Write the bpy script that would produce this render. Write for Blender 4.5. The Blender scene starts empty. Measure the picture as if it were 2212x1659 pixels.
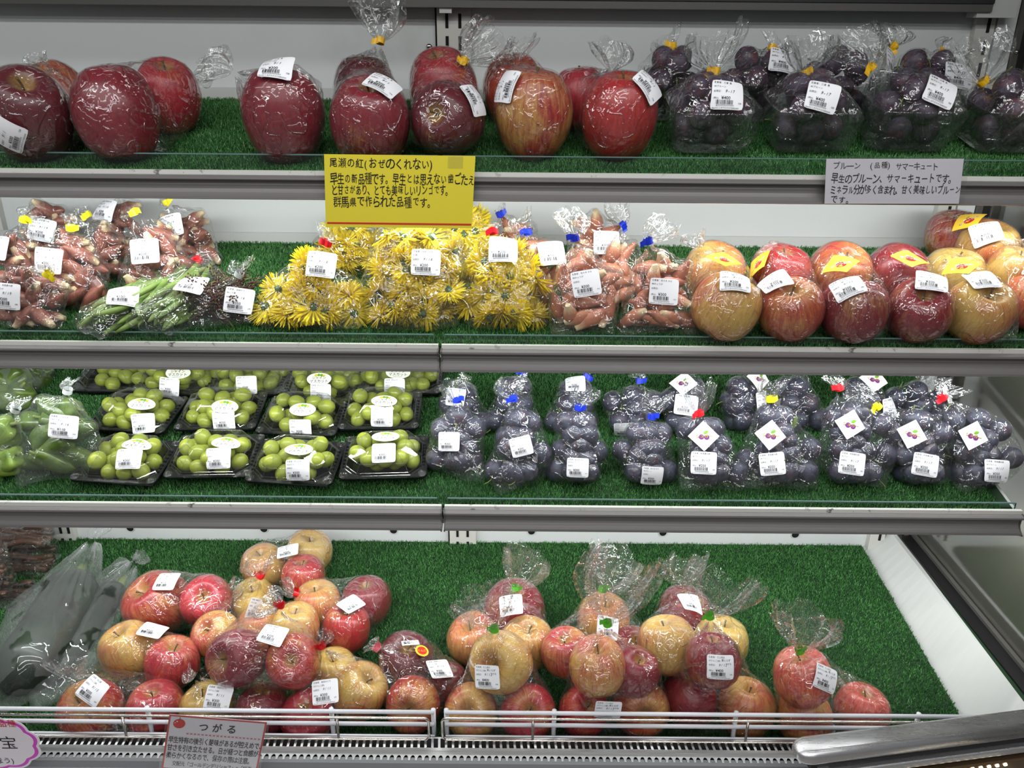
import bpy, math, random
import numpy as np
from mathutils import Matrix, Vector
from mathutils.bvhtree import BVHTree

random.seed(7)
rng = np.random.default_rng(11)
SC = bpy.context.scene
COL = SC.collection
PI = math.pi

# ------------------------------------------------------------------ camera, world, lights, exposure
F_PX = 1661.0                      # focal length in pixels of the 2212 px wide frame
PITCH, ROLL, EYE = math.radians(21.4), math.radians(0.49), Vector((0, 0, 1.4))
cam_d = bpy.data.cameras.new('camera')
cam = bpy.data.objects.new('camera', cam_d)
COL.objects.link(cam)
cam_d.sensor_width = 36
cam_d.lens = F_PX / 2212 * 36
cam_d.clip_start = 0.02
CAMR = (Matrix.Rotation(PI / 2 - PITCH, 3, 'X') @ Matrix.Rotation(ROLL, 3, 'Z'))
cam.matrix_world = Matrix.Translation(EYE) @ CAMR.to_4x4()
SC.camera = cam

SC.view_settings.view_transform = 'Standard'
SC.view_settings.look = 'None'
SC.view_settings.gamma = 1
SC.view_settings.use_curve_mapping = False
SC.view_settings.exposure = 0.08
SC.cycles.max_bounces = 7
SC.cycles.diffuse_bounces = 2
SC.cycles.glossy_bounces = 3
SC.cycles.transmission_bounces = 6
SC.cycles.transparent_max_bounces = 28
SC.cycles.caustics_reflective = False
SC.cycles.caustics_refractive = False
SC.cycles.sample_clamp_indirect = 4.0
SC.cycles.use_adaptive_sampling = True
SC.cycles.adaptive_threshold = 0.06
SC.cycles.adaptive_min_samples = 16

W = bpy.data.worlds.new('world')
SC.world = W
W.use_nodes = True
W.node_tree.nodes['Background'].inputs[0].default_value = (0.93, 0.97, 1.0, 1)
W.node_tree.nodes['Background'].inputs[1].default_value = 0.15


def area(name, loc, target, sx, sy, power, color=(1, 1, 1)):
    d = bpy.data.lights.new(name, 'AREA')
    d.shape = 'RECTANGLE'
    d.size, d.size_y, d.energy, d.color = sx, sy, power, color
    o = bpy.data.objects.new(name, d)
    COL.objects.link(o)
    o.location = loc
    o.rotation_euler = (Vector(target) - Vector(loc)).to_track_quat('-Z', 'Y').to_euler()
    return o


area('canopy_lamp', (0.0, 0.80, 1.80), (0.0, 1.10, 1.2), 2.6, 0.03, 3.8, (0.97, 1, 1))
for i, (yy, zz, pw) in enumerate(((-0.1, 2.5, 11), (-0.8, 2.6, 12), (-1.7, 2.7, 13), (-2.8, 2.75, 14))):
    area('ceiling_lamp', (0.1, yy, zz), (0.1, yy + 0.9, 0.9), 3.6, 0.05, pw, (1, 1, 0.985))
LED = []


# ------------------------------------------------------------------ pixel / plane helpers (layout is measured from the photograph)
def ray(px, py):
    return (CAMR @ Vector(((px - 1106) / F_PX, -(py - 829.5) / F_PX, -1))).normalized()


def at_depth(px, py, y):
    d = ray(px, py)
    return EYE + d * (y / d.y)


# slope planes of the four turf beds: (y0, z0 above the floor, slope, y back)
BED = {1: (1.12, 1.4 - 0.1165, 0.30), 2: (1.08, 1.4 - 0.3595, 0.245), 3: (1.058, 1.4 - 0.619, 0.249), 4: (1.43, 1.4 - 0.928, 0.144)}


def bed_z(k, y, x=0):
    y0, z0, s = BED[k]
    return z0 + s * (y - y0)


def on_bed(k, px, py, off=0.0):
    d = ray(px, py)
    y0, z0, s = BED[k]
    t = (z0 + off - s * y0 - EYE.z) / (d.z - s * d.y)
    return EYE + d * t


def pix(p):
    v = CAMR.transposed() @ (Vector(p) - EYE)
    return (1106 + F_PX * v.x / -v.z, 829.5 - F_PX * v.y / -v.z)


def depth_of(p):
    return -(CAMR.transposed() @ (Vector(p) - EYE)).z


# ------------------------------------------------------------------ mesh builder
class MB:
    def __init__(self):
        self.v, self.f, self.m = [], [], []

    def add(self, verts, faces, mi=0):
        b = len(self.v)
        self.v += [tuple(v) for v in verts]
        self.f += [tuple(b + i for i in f) for f in faces]
        self.m += [mi] * len(faces)
        return self

    def box(self, lo, hi, mi=0, M=None):
        x0, y0, z0 = lo
        x1, y1, z1 = hi
        vs = [Vector(p) for p in ((x0, y0, z0), (x1, y0, z0), (x1, y1, z0), (x0, y1, z0), (x0, y0, z1), (x1, y0, z1), (x1, y1, z1), (x0, y1, z1))]
        if M is not None:
            vs = [M @ v for v in vs]
        return self.add(vs, [(3, 2, 1, 0), (4, 5, 6, 7), (0, 1, 5, 4), (1, 2, 6, 5), (2, 3, 7, 6), (3, 0, 4, 7)], mi)

    def prism(self, prof, x0, x1, mi=0, mis=None):
        """extrude a closed (y, z) outline along x"""
        n = len(prof)
        vs = [(x0, y, z) for y, z in prof] + [(x1, y, z) for y, z in prof]
        b = len(self.v)
        self.v += vs
        for i in range(n):
            j = (i + 1) % n
            self.f.append((b + i, b + j, b + n + j, b + n + i))
            self.m.append(mis[i] if mis else mi)
        self.f.append(tuple(b + i for i in reversed(range(n))))
        self.f.append(tuple(b + n + i for i in range(n)))
        self.m += [mi, mi]
        return self

    def tube(self, pts, r, n=10, mi=0, caps=True, closed=False):
        pts = [Vector(p) for p in pts]
        rs = r if isinstance(r, (list, tuple)) else [r] * len(pts)
        b = len(self.v)
        N = len(pts)
        up = None
        for i, p in enumerate(pts):
            if closed:
                t = (pts[(i + 1) % N] - pts[i - 1]).normalized()
            else:
                t = (pts[min(i + 1, N - 1)] - pts[max(i - 1, 0)]).normalized()
            if up is None:
                up = t.orthogonal().normalized()
            up = (up - t * up.dot(t))
            up = up.normalized() if up.length > 1e-6 else t.orthogonal().normalized()
            w = t.cross(up)
            for k in range(n):
                a = 2 * PI * k / n
                self.v.append(tuple(p + (up * math.cos(a) + w * math.sin(a)) * rs[i]))
        for i in range(N if closed else N - 1):
            i2 = (i + 1) % N
            for k in range(n):
                k2 = (k + 1) % n
                self.f.append((b + i * n + k, b + i * n + k2, b + i2 * n + k2, b + i2 * n + k))
                self.m.append(mi)
        if caps and not closed:
            self.f.append(tuple(b + k for k in reversed(range(n))))
            self.f.append(tuple(b + (N - 1) * n + k for k in range(n)))
            self.m += [mi, mi]
        return self

    def mesh(self, name, mats, smooth=False):
        me = bpy.data.meshes.new(name)
        me.from_pydata(self.v, [], self.f)
        for m in (mats if isinstance(mats, (list, tuple)) else [mats]):
            me.materials.append(m)
        if len(set(self.m)) > 1:
            me.polygons.foreach_set('material_index', self.m)
        if smooth:
            me.polygons.foreach_set('use_smooth', [True] * len(me.polygons))
        me.update()
        return me


def obj(name, me, parent=None, M=None):
    o = bpy.data.objects.new(name, me)
    COL.objects.link(o)
    if M is not None:
        o.matrix_basis = M
    if parent is not None:
        o.parent = parent
    return o


def tag(o, label, cat, group=None):
    o['label'], o['category'] = label, cat
    if group:
        o['group'] = group
    return o


def struct(o):
    o['kind'] = 'structure'
    return o


def empty(name, loc):
    o = bpy.data.objects.new(name, None)
    COL.objects.link(o)
    o.location = loc
    o.empty_display_size = 0.02
    return o


def recess(mb, name, mats, parent, M0, smooth=False):
    """a child whose vertices were given in world space"""
    inv = M0.inverted()
    mb.v = [tuple(inv @ Vector(v)) for v in mb.v]
    return obj(name, mb.mesh(name, mats, smooth), parent)


# ------------------------------------------------------------------ materials
def srgb(r, g, b):
    f = lambda c: (c / 255 / 12.92) if c / 255 <= 0.04045 else ((c / 255 + 0.055) / 1.055) ** 2.4
    return (f(r), f(g), f(b), 1.0)


class NT:
    def __init__(self, name):
        self.mat = bpy.data.materials.new(name)
        self.mat.use_nodes = True
        self.t = self.mat.node_tree
        self.t.nodes.clear()
        self.out = self.n('ShaderNodeOutputMaterial')

    def n(self, kind, ins=None, **kw):
        nd = self.t.nodes.new(kind)
        for k, v in kw.items():
            setattr(nd, k, v)
        for k, v in (ins or {}).items():
            self.set(nd.inputs[k], v)
        return nd

    def set(self, sock, v):
        if hasattr(v, 'is_output'):
            self.t.links.new(v, sock)
        else:
            sock.default_value = v

    def math(self, op, a, b=0.0, c=0.0, clamp=False):
        nd = self.n('ShaderNodeMath', operation=op, use_clamp=clamp)
        for i, v in enumerate((a, b, c)):
            self.set(nd.inputs[i], v)
        return nd.outputs[0]

    def vmath(self, op, a, b=(0, 0, 0)):
        nd = self.n('ShaderNodeVectorMath', operation=op)
        self.set(nd.inputs[0], a)
        self.set(nd.inputs[1], b)
        return nd.outputs[0]

    def mix(self, fac, a, b):
        nd = self.n('ShaderNodeMix', data_type='RGBA')
        self.set(nd.inputs[0], fac)
        self.set(nd.inputs[6], a)
        self.set(nd.inputs[7], b)
        return nd.outputs[2]

    def ramp(self, fac, lo, hi):
        nd = self.n('ShaderNodeMapRange', interpolation_type='SMOOTHSTEP')
        self.set(nd.inputs[0], fac)
        nd.inputs[1].default_value, nd.inputs[2].default_value = lo, hi
        return nd.outputs[0]

    def noise(self, vec, scale, detail=2.0, rough=0.5, w=None):
        nd = self.n('ShaderNodeTexNoise', noise_dimensions='4D' if w is not None else '3D')
        self.set(nd.inputs['Vector'], vec)
        nd.inputs['Scale'].default_value = scale
        nd.inputs['Detail'].default_value = detail
        nd.inputs['Roughness'].default_value = rough
        if w is not None:
            self.set(nd.inputs['W'], w)
        return nd.outputs[0]

    def bump(self, h, strength, dist=0.001):
        nd = self.n('ShaderNodeBump')
        self.set(nd.inputs['Height'], h)
        nd.inputs['Strength'].default_value = strength
        nd.inputs['Distance'].default_value = dist
        return nd.outputs[0]

    def bsdf(self, color, rough=0.5, normal=None, **ins):
        nd = self.n('ShaderNodeBsdfPrincipled')
        self.set(nd.inputs['Base Color'], color)
        self.set(nd.inputs['Roughness'], rough)
        for k, v in ins.items():
            self.set(nd.inputs[k.replace('_', ' ')], v)
        if normal is not None:
            self.set(nd.inputs['Normal'], normal)
        return nd.outputs[0]

    def done(self, shader):
        self.t.links.new(shader, self.out.inputs[0])
        return self.mat


def plain(name, rgb, rough=0.5, metallic=0.0, **kw):
    t = NT(name)
    return t.done(t.bsdf(srgb(*rgb), rough, Metallic=metallic, **kw))


def speckled(name, rgb, dirt, scale=60, lo=0.62, hi=0.72, rough=0.5, big=6):
    t = NT(name)
    co = t.n('ShaderNodeTexCoord').outputs['Object']
    a = t.ramp(t.noise(co, scale, 4, 0.6), lo, hi)
    b = t.ramp(t.noise(co, big, 3), 0.35, 0.75)
    return t.done(t.bsdf(t.mix(t.math('MULTIPLY', a, b), srgb(*rgb), srgb(*dirt)), rough))


M = {}
M['panel'] = speckled('white_panel', (222, 225, 224), (196, 198, 194), 5, 0.5, 0.8, 0.35, 2)
M['ledge'] = plain('white_ledge', (205, 206, 203), 0.45)
M['upright'] = plain('cream_upright', (212, 210, 203), 0.45)
M['black'] = plain('black_rubber', (18, 18, 18), 0.4)
M['slot'] = plain('slot_hole', (6, 6, 6), 0.9)
M['rail'] = plain('grey_rail', (112, 108, 108), 0.38)
M['tray_edge'] = speckled('dirty_tray_edge', (205, 204, 198), (40, 34, 28), 55, 0.58, 0.66, 0.5, 9)
M['board'] = plain('shelf_board', (200, 202, 200), 0.5)
M['greyframe'] = plain('grey_frame', (92, 90, 86), 0.35, 0.2)
M['white_wire'] = plain('white_coated_wire', (226, 226, 232), 0.3)
M['chrome'] = plain('chrome_wire', (205, 198, 190), 0.14, 1.0)
M['paper'] = plain('label_paper', (240, 240, 244), 0.55)
M['ink'] = plain('black_ink', (22, 22, 26), 0.6)
M['pen'] = plain('grey_pen', (70, 72, 82), 0.6)
M['card_yellow'] = plain('yellow_card', (228, 210, 52), 0.65)
M['card_white'] = plain('white_card', (226, 220, 228), 0.6)
M['red_ink'] = plain('red_ink', (200, 52, 32), 0.6)
M['pinkred'] = plain('red_border', (196, 70, 66), 0.6)
M['magenta'] = plain('magenta_border', (205, 70, 190), 0.5)
M['tie_yellow'] = plain('yellow_tape', (240, 185, 20), 0.4)
M['tie_lemon'] = plain('lemon_tape', (240, 222, 30), 0.4)
M['tie_blue'] = plain('blue_tape', (22, 50, 190), 0.4)
M['tie_red'] = plain('red_tape', (214, 22, 34), 0.4)
M['tie_pink'] = plain('pink_tape', (240, 120, 140), 0.4)
M['tie_green'] = plain('green_tape', (88, 190, 40), 0.4)
M['tie_clear'] = plain('clear_tape', (215, 220, 220), 0.3)
M['stick_yellow'] = plain('yellow_sticker', (250, 205, 60), 0.4)
M['stick_red'] = plain('red_print', (205, 40, 28), 0.4)
M['stick_green'] = plain('green_print', (110, 165, 40), 0.45)
M['stick_purple'] = plain('purple_print', (112, 40, 120), 0.45)
M['stick_gold'] = plain('gold_print', (226, 196, 50), 0.4)
M['stick_oval'] = plain('cream_sticker', (238, 240, 226), 0.4)
M['white_print'] = plain('white_print', (245, 245, 240), 0.5)
M['stem'] = plain('woody_stem', (92, 70, 38), 0.7)
M['green_stem'] = plain('green_stem', (110, 125, 50), 0.6)


def film_material(name, haze=0.02, bump=1.0, scale=34, refl=1.0, fog=0.0, facet=0.55):
    t = NT(name)
    co = t.n('ShaderNodeTexCoord').outputs['Object']
    n1 = t.noise(co, scale, 0, 0.5)
    ridge = t.math('POWER', t.math('SUBTRACT', 1.0, t.math('MULTIPLY', t.math('ABSOLUTE', t.math('SUBTRACT', n1, 0.5)), 2.0)), 14.0)
    n2 = t.noise(t.vmath('ADD', co, (3.1, 1.7, 0.4)), scale * 2.3, 1, 0.5)
    ridge2 = t.math('POWER', t.math('SUBTRACT', 1.0, t.math('MULTIPLY', t.math('ABSOLUTE', t.math('SUBTRACT', n2, 0.5)), 2.0)), 12.0)
    h = t.math('ADD', ridge, t.math('MULTIPLY', ridge2, 0.35))
    nz = t.n('ShaderNodeTexNoise', {'Vector': co, 'Scale': scale * 0.7, 'Detail': 0.0}).outputs[1]
    wco = t.vmath('ADD', co, t.vmath('MULTIPLY', nz, (0.022, 0.022, 0.022)))
    v1 = t.n('ShaderNodeTexVoronoi', {'Vector': wco, 'Scale': scale * 0.85}).outputs['Color']
    tilt = t.vmath('MULTIPLY', t.vmath('SUBTRACT', v1, (.5, .5, .5)), (facet, facet, facet))
    nrm = t.vmath('NORMALIZE', t.vmath('ADD', t.bump(h, bump, 0.0024), tilt))
    lw = t.n('ShaderNodeLayerWeight', {'Blend': 0.5, 'Normal': nrm}).outputs['Facing']
    fac = t.math('ADD', t.math('MULTIPLY', t.math('POWER', lw, 3.0), 0.52), 0.080 * refl, clamp=True)
    tr = t.n('ShaderNodeBsdfTransparent', {'Color': (0.975, 0.98, 0.98, 1)}).outputs[0]
    gl = t.n('ShaderNodeBsdfGlossy', {'Color': (1, 1, 1, 1), 'Roughness': 0.04, 'Normal': nrm}).outputs[0]
    m1 = t.n('ShaderNodeMixShader')
    t.set(m1.inputs[0], fac)
    t.t.links.new(tr, m1.inputs[1])
    t.t.links.new(gl, m1.inputs[2])
    df = t.n('ShaderNodeBsdfDiffuse', {'Color': (0.9, 0.92, 0.92, 1)}).outputs[0]
    tl = t.n('ShaderNodeBsdfTranslucent', {'Color': (0.9, 0.92, 0.92, 1)}).outputs[0]
    ml = t.n('ShaderNodeMixShader', {0: 0.4})
    t.t.links.new(df, ml.inputs[1])
    t.t.links.new(tl, ml.inputs[2])
    m2 = t.n('ShaderNodeMixShader')
    if fog > 0:
        holes = t.ramp(t.noise(t.vmath('MULTIPLY', co, (1, 1, 1)), 22, 2, 0.45), 0.60, 0.63)
        hz = t.math('MULTIPLY', t.math('SUBTRACT', 1.0, holes), fog)
        hz = t.math('MULTIPLY', hz, t.math('ADD', 0.55, t.math('MULTIPLY', t.noise(co, 9, 3), 0.8)))
        t.set(m2.inputs[0], t.math('ADD', hz, haze))
    else:
        m2.inputs[0].default_value = haze
    t.t.links.new(m1.outputs[0], m2.inputs[1])
    t.t.links.new(ml.outputs[0], m2.inputs[2])
    return t.done(m2.outputs[0])


M['film'] = film_material('clear_film')
M['film_soft'] = film_material('soft_poly_film', 0.035, 0.5, 30)
M['film_fog'] = film_material('fogged_poly_film', 0.015, 0.3, 14, 0.6, 0.085, 0.3)
M['lid'] = film_material('clear_lid', 0.008, 0.0, 20, 0.9, 0.0, 0.0)
M['acrylic'] = film_material('clear_acrylic', 0.01, 0.0, 20, 0.5, 0.0, 0.0)


def glass_material():
    t = NT('guard_glass')
    lw = t.n('ShaderNodeLayerWeight', {'Blend': 0.5}).outputs['Facing']
    fac = t.math('ADD', t.math('MULTIPLY', t.math('POWER', lw, 4.0), 0.6), 0.03, clamp=True)
    tr = t.n('ShaderNodeBsdfTransparent', {'Color': (0.90, 0.94, 0.93, 1)}).outputs[0]
    gl = t.n('ShaderNodeBsdfGlossy', {'Color': (1, 1, 1, 1), 'Roughness': 0.03}).outputs[0]
    m1 = t.n('ShaderNodeMixShader')
    t.set(m1.inputs[0], fac)
    t.t.links.new(tr, m1.inputs[1])
    t.t.links.new(gl, m1.inputs[2])
    return t.done(m1.outputs[0])


M['glass'] = glass_material()
M['glass_edge'] = plain('glass_edge', (96, 124, 120), 0.25)


def turf_material():
    t = NT('artificial_turf')
    g = t.n('ShaderNodeNewGeometry')
    rnd = g.outputs['Random Per Island']
    co = t.n('ShaderNodeTexCoord').outputs['Object']
    c = t.mix(rnd, srgb(30, 86, 36), srgb(96, 158, 84))
    c = t.mix(t.ramp(t.noise(co, 9, 3), 0.35, 0.75), c, t.mix(0.35, c, srgb(10, 60, 22)))
    return t.done(t.bsdf(c, 0.45))


M['turf'] = turf_material()
M['turf_base'] = plain('turf_backing', (14, 48, 18), 0.8)


def apple_material():
    t = NT('apple_skin')
    co = t.n('ShaderNodeTexCoord').outputs['Object']
    oi = t.n('ShaderNodeObjectInfo')
    sep = t.n('ShaderNodeSeparateXYZ', {0: co})
    x, y, z = sep.outputs
    flat = t.n('ShaderNodeCombineXYZ', {0: x, 1: y, 2: 0.0}).outputs[0]
    rad = t.n('ShaderNodeVectorMath', {0: flat}, operation='LENGTH').outputs['Value']
    rnd = t.math('MULTIPLY', oi.outputs['Random'], 37.0)
    unit = t.vmath('NORMALIZE', flat)
    sv = t.vmath('ADD', t.vmath('MULTIPLY', unit, (6.5, 6.5, 6.5)), t.n('ShaderNodeCombineXYZ', {0: 0.0, 1: 0.0, 2: t.math('MULTIPLY', z, 1.1)}).outputs[0])
    streak = t.noise(sv, 2.2, 4, 0.65, rnd)
    patch = t.noise(co, 0.85, 2, 0.5, rnd)
    fine = t.noise(co, 9, 3, 0.6, rnd)
    cover = oi.outputs['Alpha']
    m = t.math('ADD', t.math('MULTIPLY', streak, 0.75), t.math('MULTIPLY', patch, 1.15))
    m = t.math('ADD', m, t.math('MULTIPLY', fine, 0.12))
    m = t.math('ADD', m, t.math('MULTIPLY', t.math('SUBTRACT', cover, 0.5), 1.1))
    m = t.ramp(m, 0.66, 1.30)
    deep = t.mix(t.ramp(streak, 0.35, 0.7), oi.outputs['Color'], t.mix(0.45, oi.outputs['Color'], srgb(84, 12, 22)))
    ground = t.mix(patch, srgb(218, 172, 90), srgb(186, 166, 78))
    c = t.mix(m, ground, deep)
    cav = t.math('SUBTRACT', 1.0, t.ramp(t.math('ADD', rad, t.math('MULTIPLY', streak, 0.12)), 0.14, 0.42))
    c = t.mix(t.math('MULTIPLY', cav, 0.75), c, srgb(176, 140, 62))
    vo = t.n('ShaderNodeTexVoronoi', {'Vector': co, 'Scale': 13.0}, feature='F1').outputs['Distance']
    dots = t.math('SUBTRACT', 1.0, t.ramp(vo, 0.05, 0.11))
    c = t.mix(t.math('MULTIPLY', dots, 0.28), c, srgb(232, 180, 120))
    return t.done(t.bsdf(c, 0.30, Specular_IOR_Level=0.5))


M['apple'] = apple_material()


def plum_material(name, base, red, bloom, amount):
    t = NT(name)
    co = t.n('ShaderNodeTexCoord').outputs['Object']
    rnd = t.math('MULTIPLY', t.n('ShaderNodeObjectInfo').outputs['Random'], 51.0)
    a = t.ramp(t.noise(co, 1.1, 3, 0.6, rnd), 0.48, 0.72)
    b = t.ramp(t.noise(co, 1.7, 5, 0.65, t.math('ADD', rnd, 9.0)), 0.30, 0.66)
    spk = t.ramp(t.noise(co, 26, 2, 0.5, rnd), 0.6, 0.75)
    c = t.mix(a, srgb(*base), srgb(*red))
    c = t.mix(t.math('MULTIPLY', b, amount), c, srgb(*bloom))
    c = t.mix(t.math('MULTIPLY', spk, 0.18), c, srgb(170, 160, 150))
    return t.done(t.bsdf(c, t.math('ADD', 0.30, t.math('MULTIPLY', b, 0.3))))


M['prune'] = plum_material('prune_skin', (28, 26, 38), (70, 28, 36), (82, 86, 110), 0.55)
M['plum'] = plum_material('plum_skin', (58, 30, 42), (112, 48, 46), (100, 96, 124), 0.45)


def grape_material():
    t = NT('grape_skin')
    co = t.n('ShaderNodeTexCoord').outputs['Object']
    rnd = t.n('ShaderNodeObjectInfo').outputs['Random']
    c = t.mix(t.noise(co, 1.3, 2, 0.5, t.math('MULTIPLY', rnd, 20)), srgb(140, 152, 48), srgb(186, 196, 84))
    p = t.bsdf(c, 0.28)
    tl = t.n('ShaderNodeBsdfTranslucent', {'Color': srgb(190, 205, 70)}).outputs[0]
    m = t.n('ShaderNodeMixShader', {0: 0.22})
    t.t.links.new(p, m.inputs[1])
    t.t.links.new(tl, m.inputs[2])
    return t.done(m.outputs[0])


M['grape'] = grape_material()


def myoga_material():
    t = NT('ginger_bud_skin')
    co = t.n('ShaderNodeTexCoord').outputs['Object']
    oi = t.n('ShaderNodeObjectInfo')
    rnd = t.math('MULTIPLY', oi.outputs['Random'], 33.0)
    z = t.n('ShaderNodeSeparateXYZ', {0: co}).outputs[2]
    st = t.noise(t.vmath('MULTIPLY', co, (9, 9, 1.0)), 1.0, 4, 0.6, rnd)
    zz = t.math('ADD', z, t.math('MULTIPLY', t.math('SUBTRACT', st, 0.5), 0.7))
    c = t.mix(t.ramp(zz, -1.0, -0.42), srgb(224, 202, 160), oi.outputs['Color'])
    c = t.mix(t.math('MULTIPLY', t.ramp(zz, 0.1, 0.95), 0.6), c, srgb(128, 66, 48))
    c = t.mix(t.math('MULTIPLY', t.ramp(st, 0.5, 0.75), 0.35), c, srgb(222, 176, 140))
    dirt = t.math('MULTIPLY', t.ramp(t.noise(co, 1.6, 4, 0.6, t.math('ADD', rnd, 4.0)), 0.52, 0.66), oi.outputs['Alpha'])
    c = t.mix(dirt, c, srgb(58, 48, 40))
    return t.done(t.bsdf(c, 0.4))


M['myoga'] = myoga_material()


def two_tone(name, a, b, scale, rough=0.4, transl=None, stretch=(1, 1, 1)):
    t = NT(name)
    co = t.n('ShaderNodeTexCoord').outputs['Object']
    rnd = t.math('MULTIPLY', t.n('ShaderNodeObjectInfo').outputs['Random'], 20)
    c = t.mix(t.ramp(t.noise(t.vmath('MULTIPLY', co, stretch), scale, 3, 0.55, rnd), 0.3, 0.7), srgb(*a), srgb(*b))
    p = t.bsdf(c, rough)
    if transl:
        tl = t.n('ShaderNodeBsdfTranslucent', {'Color': srgb(*transl)}).outputs[0]
        m = t.n('ShaderNodeMixShader', {0: 0.3})
        t.t.links.new(p, m.inputs[1])
        t.t.links.new(tl, m.inputs[2])
        p = m.outputs[0]
    return t.done(p)


M['petal'] = two_tone('yellow_petal', (255, 226, 14), (255, 240, 70), 40, 0.5, (255, 220, 40))
M['calyx'] = two_tone('flower_calyx', (54, 84, 52), (92, 116, 74), 200, 0.6)
M['bean'] = two_tone('green_bean', (84, 116, 42), (132, 156, 78), 30, 0.4)
M['pepper'] = two_tone('green_pepper', (48, 72, 20), (92, 114, 46), 1.2, 0.28)
M['pepper_pale'] = two_tone('pale_pepper', (98, 128, 44), (136, 158, 70), 1.2, 0.28)
M['bud'] = two_tone('dark_seed_bud', (52, 26, 34), (104, 62, 58), 160, 0.6)
M['sprig'] = plain('sprig_stem', (104, 120, 62), 0.6)
M['zucchini'] = two_tone('dark_squash', (10, 18, 11), (26, 44, 22), 14, 0.35)
M['brown_stem'] = two_tone('brown_dried_stem', (46, 30, 24), (104, 72, 54), 30, 0.5, None, (0.15, 1, 1))
M['black_tray'] = plain('black_tray_plastic', (16, 16, 18), 0.16)
M['leaf'] = plain('pale_leaf', (120, 140, 60), 0.5)


def brushed(name, rgb, rough, metal):
    t = NT(name)
    co = t.n('ShaderNodeTexCoord').outputs['Object']
    s = t.noise(t.vmath('MULTIPLY', co, (3, 60, 60)), 3, 4, 0.6)
    r = t.math('ADD', rough, t.math('MULTIPLY', s, 0.16))
    return t.done(t.bsdf(srgb(*rgb), r, t.bump(s, 0.12, 0.002), Metallic=metal))


M['steel'] = brushed('scratched_steel', (214, 212, 214), 0.20, 0.9)
M['galv'] = brushed('grille_steel', (196, 196, 196), 0.25, 0.85)
M['greypanel'] = plain('grey_front_panel', (120, 122, 124), 0.4)
M['bronze'] = plain('bronze_panel', (120, 98, 74), 0.2, 0.7)
# ------------------------------------------------------------------ the refrigerated case
SEAM, XR, XL, YB = -0.1075, 0.805, -1.20, 1.43

# back wall
for x0, x1, n in ((XL, -0.136, 1), (-0.080, 0.785, 2)):
    mb = MB().box((x0, YB + 0.012, 0.42), (x1, YB + 0.03, 2.05))
    w = struct(obj('wall_back', mb.mesh('wall_back', M['panel'])))
# slotted uprights (each a trim with its slots)


def upright(n, x0, x1, cols, z0, z1):
    mb = MB().box((x0, YB - 0.002, z0), (x1, YB + 0.028, z1))
    up = struct(obj('trim_%d' % n, mb.mesh('upright', M['upright'])))
    ms = MB()
    for cx in cols:
        z = z0 + 0.03
        while z < z1 - 0.03:
            ms.box((cx - 0.0025, YB - 0.0035, z), (cx + 0.0025, YB - 0.0018, z + 0.022))
            z += 0.0345
    obj('slot_pattern', ms.mesh('slot_pattern', M['slot']), up)


upright(1, -0.132, -0.075, (-0.115, -0.093), 0.42, 2.05)
upright(2, 0.776, 0.808, (0.797,), 0.42, 2.05)
upright(3, -0.985, -0.945, (-0.972, -0.955), 0.42, 2.05)
MBg = MB().box((-0.1355, YB + 0.004, 0.42), (-0.132, YB + 0.02, 2.05))
struct(obj('trim_4', MBg.mesh('dark_joint', M['slot'])))
# screw head on the back panel
p = at_depth(927, 101, YB + 0.010)
mb = MB().tube([(p.x, YB + 0.013, p.z), (p.x, YB + 0.009, p.z), (p.x, YB + 0.007, p.z)], [0.0052, 0.0052, 0.003], 16)
mb.box((p.x - 0.0022, YB + 0.0062, p.z - 0.0008), (p.x + 0.0022, YB + 0.0072, p.z + 0.0008), 1)
tag(obj('screw', mb.mesh('screw', [M['chrome'], M['slot']], True)), 'small steel screw head on the upper back panel beside the upright', 'screw')
# right end of the case: white end plate, grey strip, black post, outer glass frame
for nm, a, b, y0, mat, n in (('trim_5', 0.8105, 0.842, YB - 0.004, 'panel', 0), ('trim_6', 0.843, 0.852, YB - 0.012, 'greyframe', 0), ('trim_7', 0.852, 0.866, YB - 0.010, 'black', 0), ('trim_8', 0.866, 0.874, YB - 0.014, 'greyframe', 0)):
    struct(obj(nm, MB().box((a, y0, 0.50), (b, YB + 0.03, 2.05)).mesh(nm, M[mat])))
p = at_depth(2186, 112, YB - 0.012)
mb = MB().tube([(0.8475, YB - 0.011, p.z), (0.8475, YB - 0.016, p.z)], [0.004, 0.003], 12)
tag(obj('screw', mb.mesh('end_screw', M['chrome'], True)), 'small screw on the grey strip at the upper right end of the case', 'screw')

# mirror-like glass side pane at the right end
def side_material():
    t = NT('side_glass')
    lw = t.n('ShaderNodeLayerWeight', {'Blend': 0.5}).outputs['Facing']
    fac = t.math('ADD', t.math('MULTIPLY', t.math('POWER', lw, 3.0), 0.6), 0.24, clamp=True)
    b = t.bsdf(srgb(82, 79, 72), 0.5)
    g = t.n('ShaderNodeBsdfGlossy', {'Color': (0.8, 0.82, 0.8, 1), 'Roughness': 0.09}).outputs[0]
    m = t.n('ShaderNodeMixShader')
    t.set(m.inputs[0], fac)
    t.t.links.new(b, m.inputs[1])
    t.t.links.new(g, m.inputs[2])
    return t.done(m.outputs[0])


M['side_glass'] = side_material()
struct(obj('wall_right', MB().box((0.868, 0.80, 0.40), (0.880, YB - 0.004, 2.05)).mesh('wall_right', M['side_glass'])))
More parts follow.
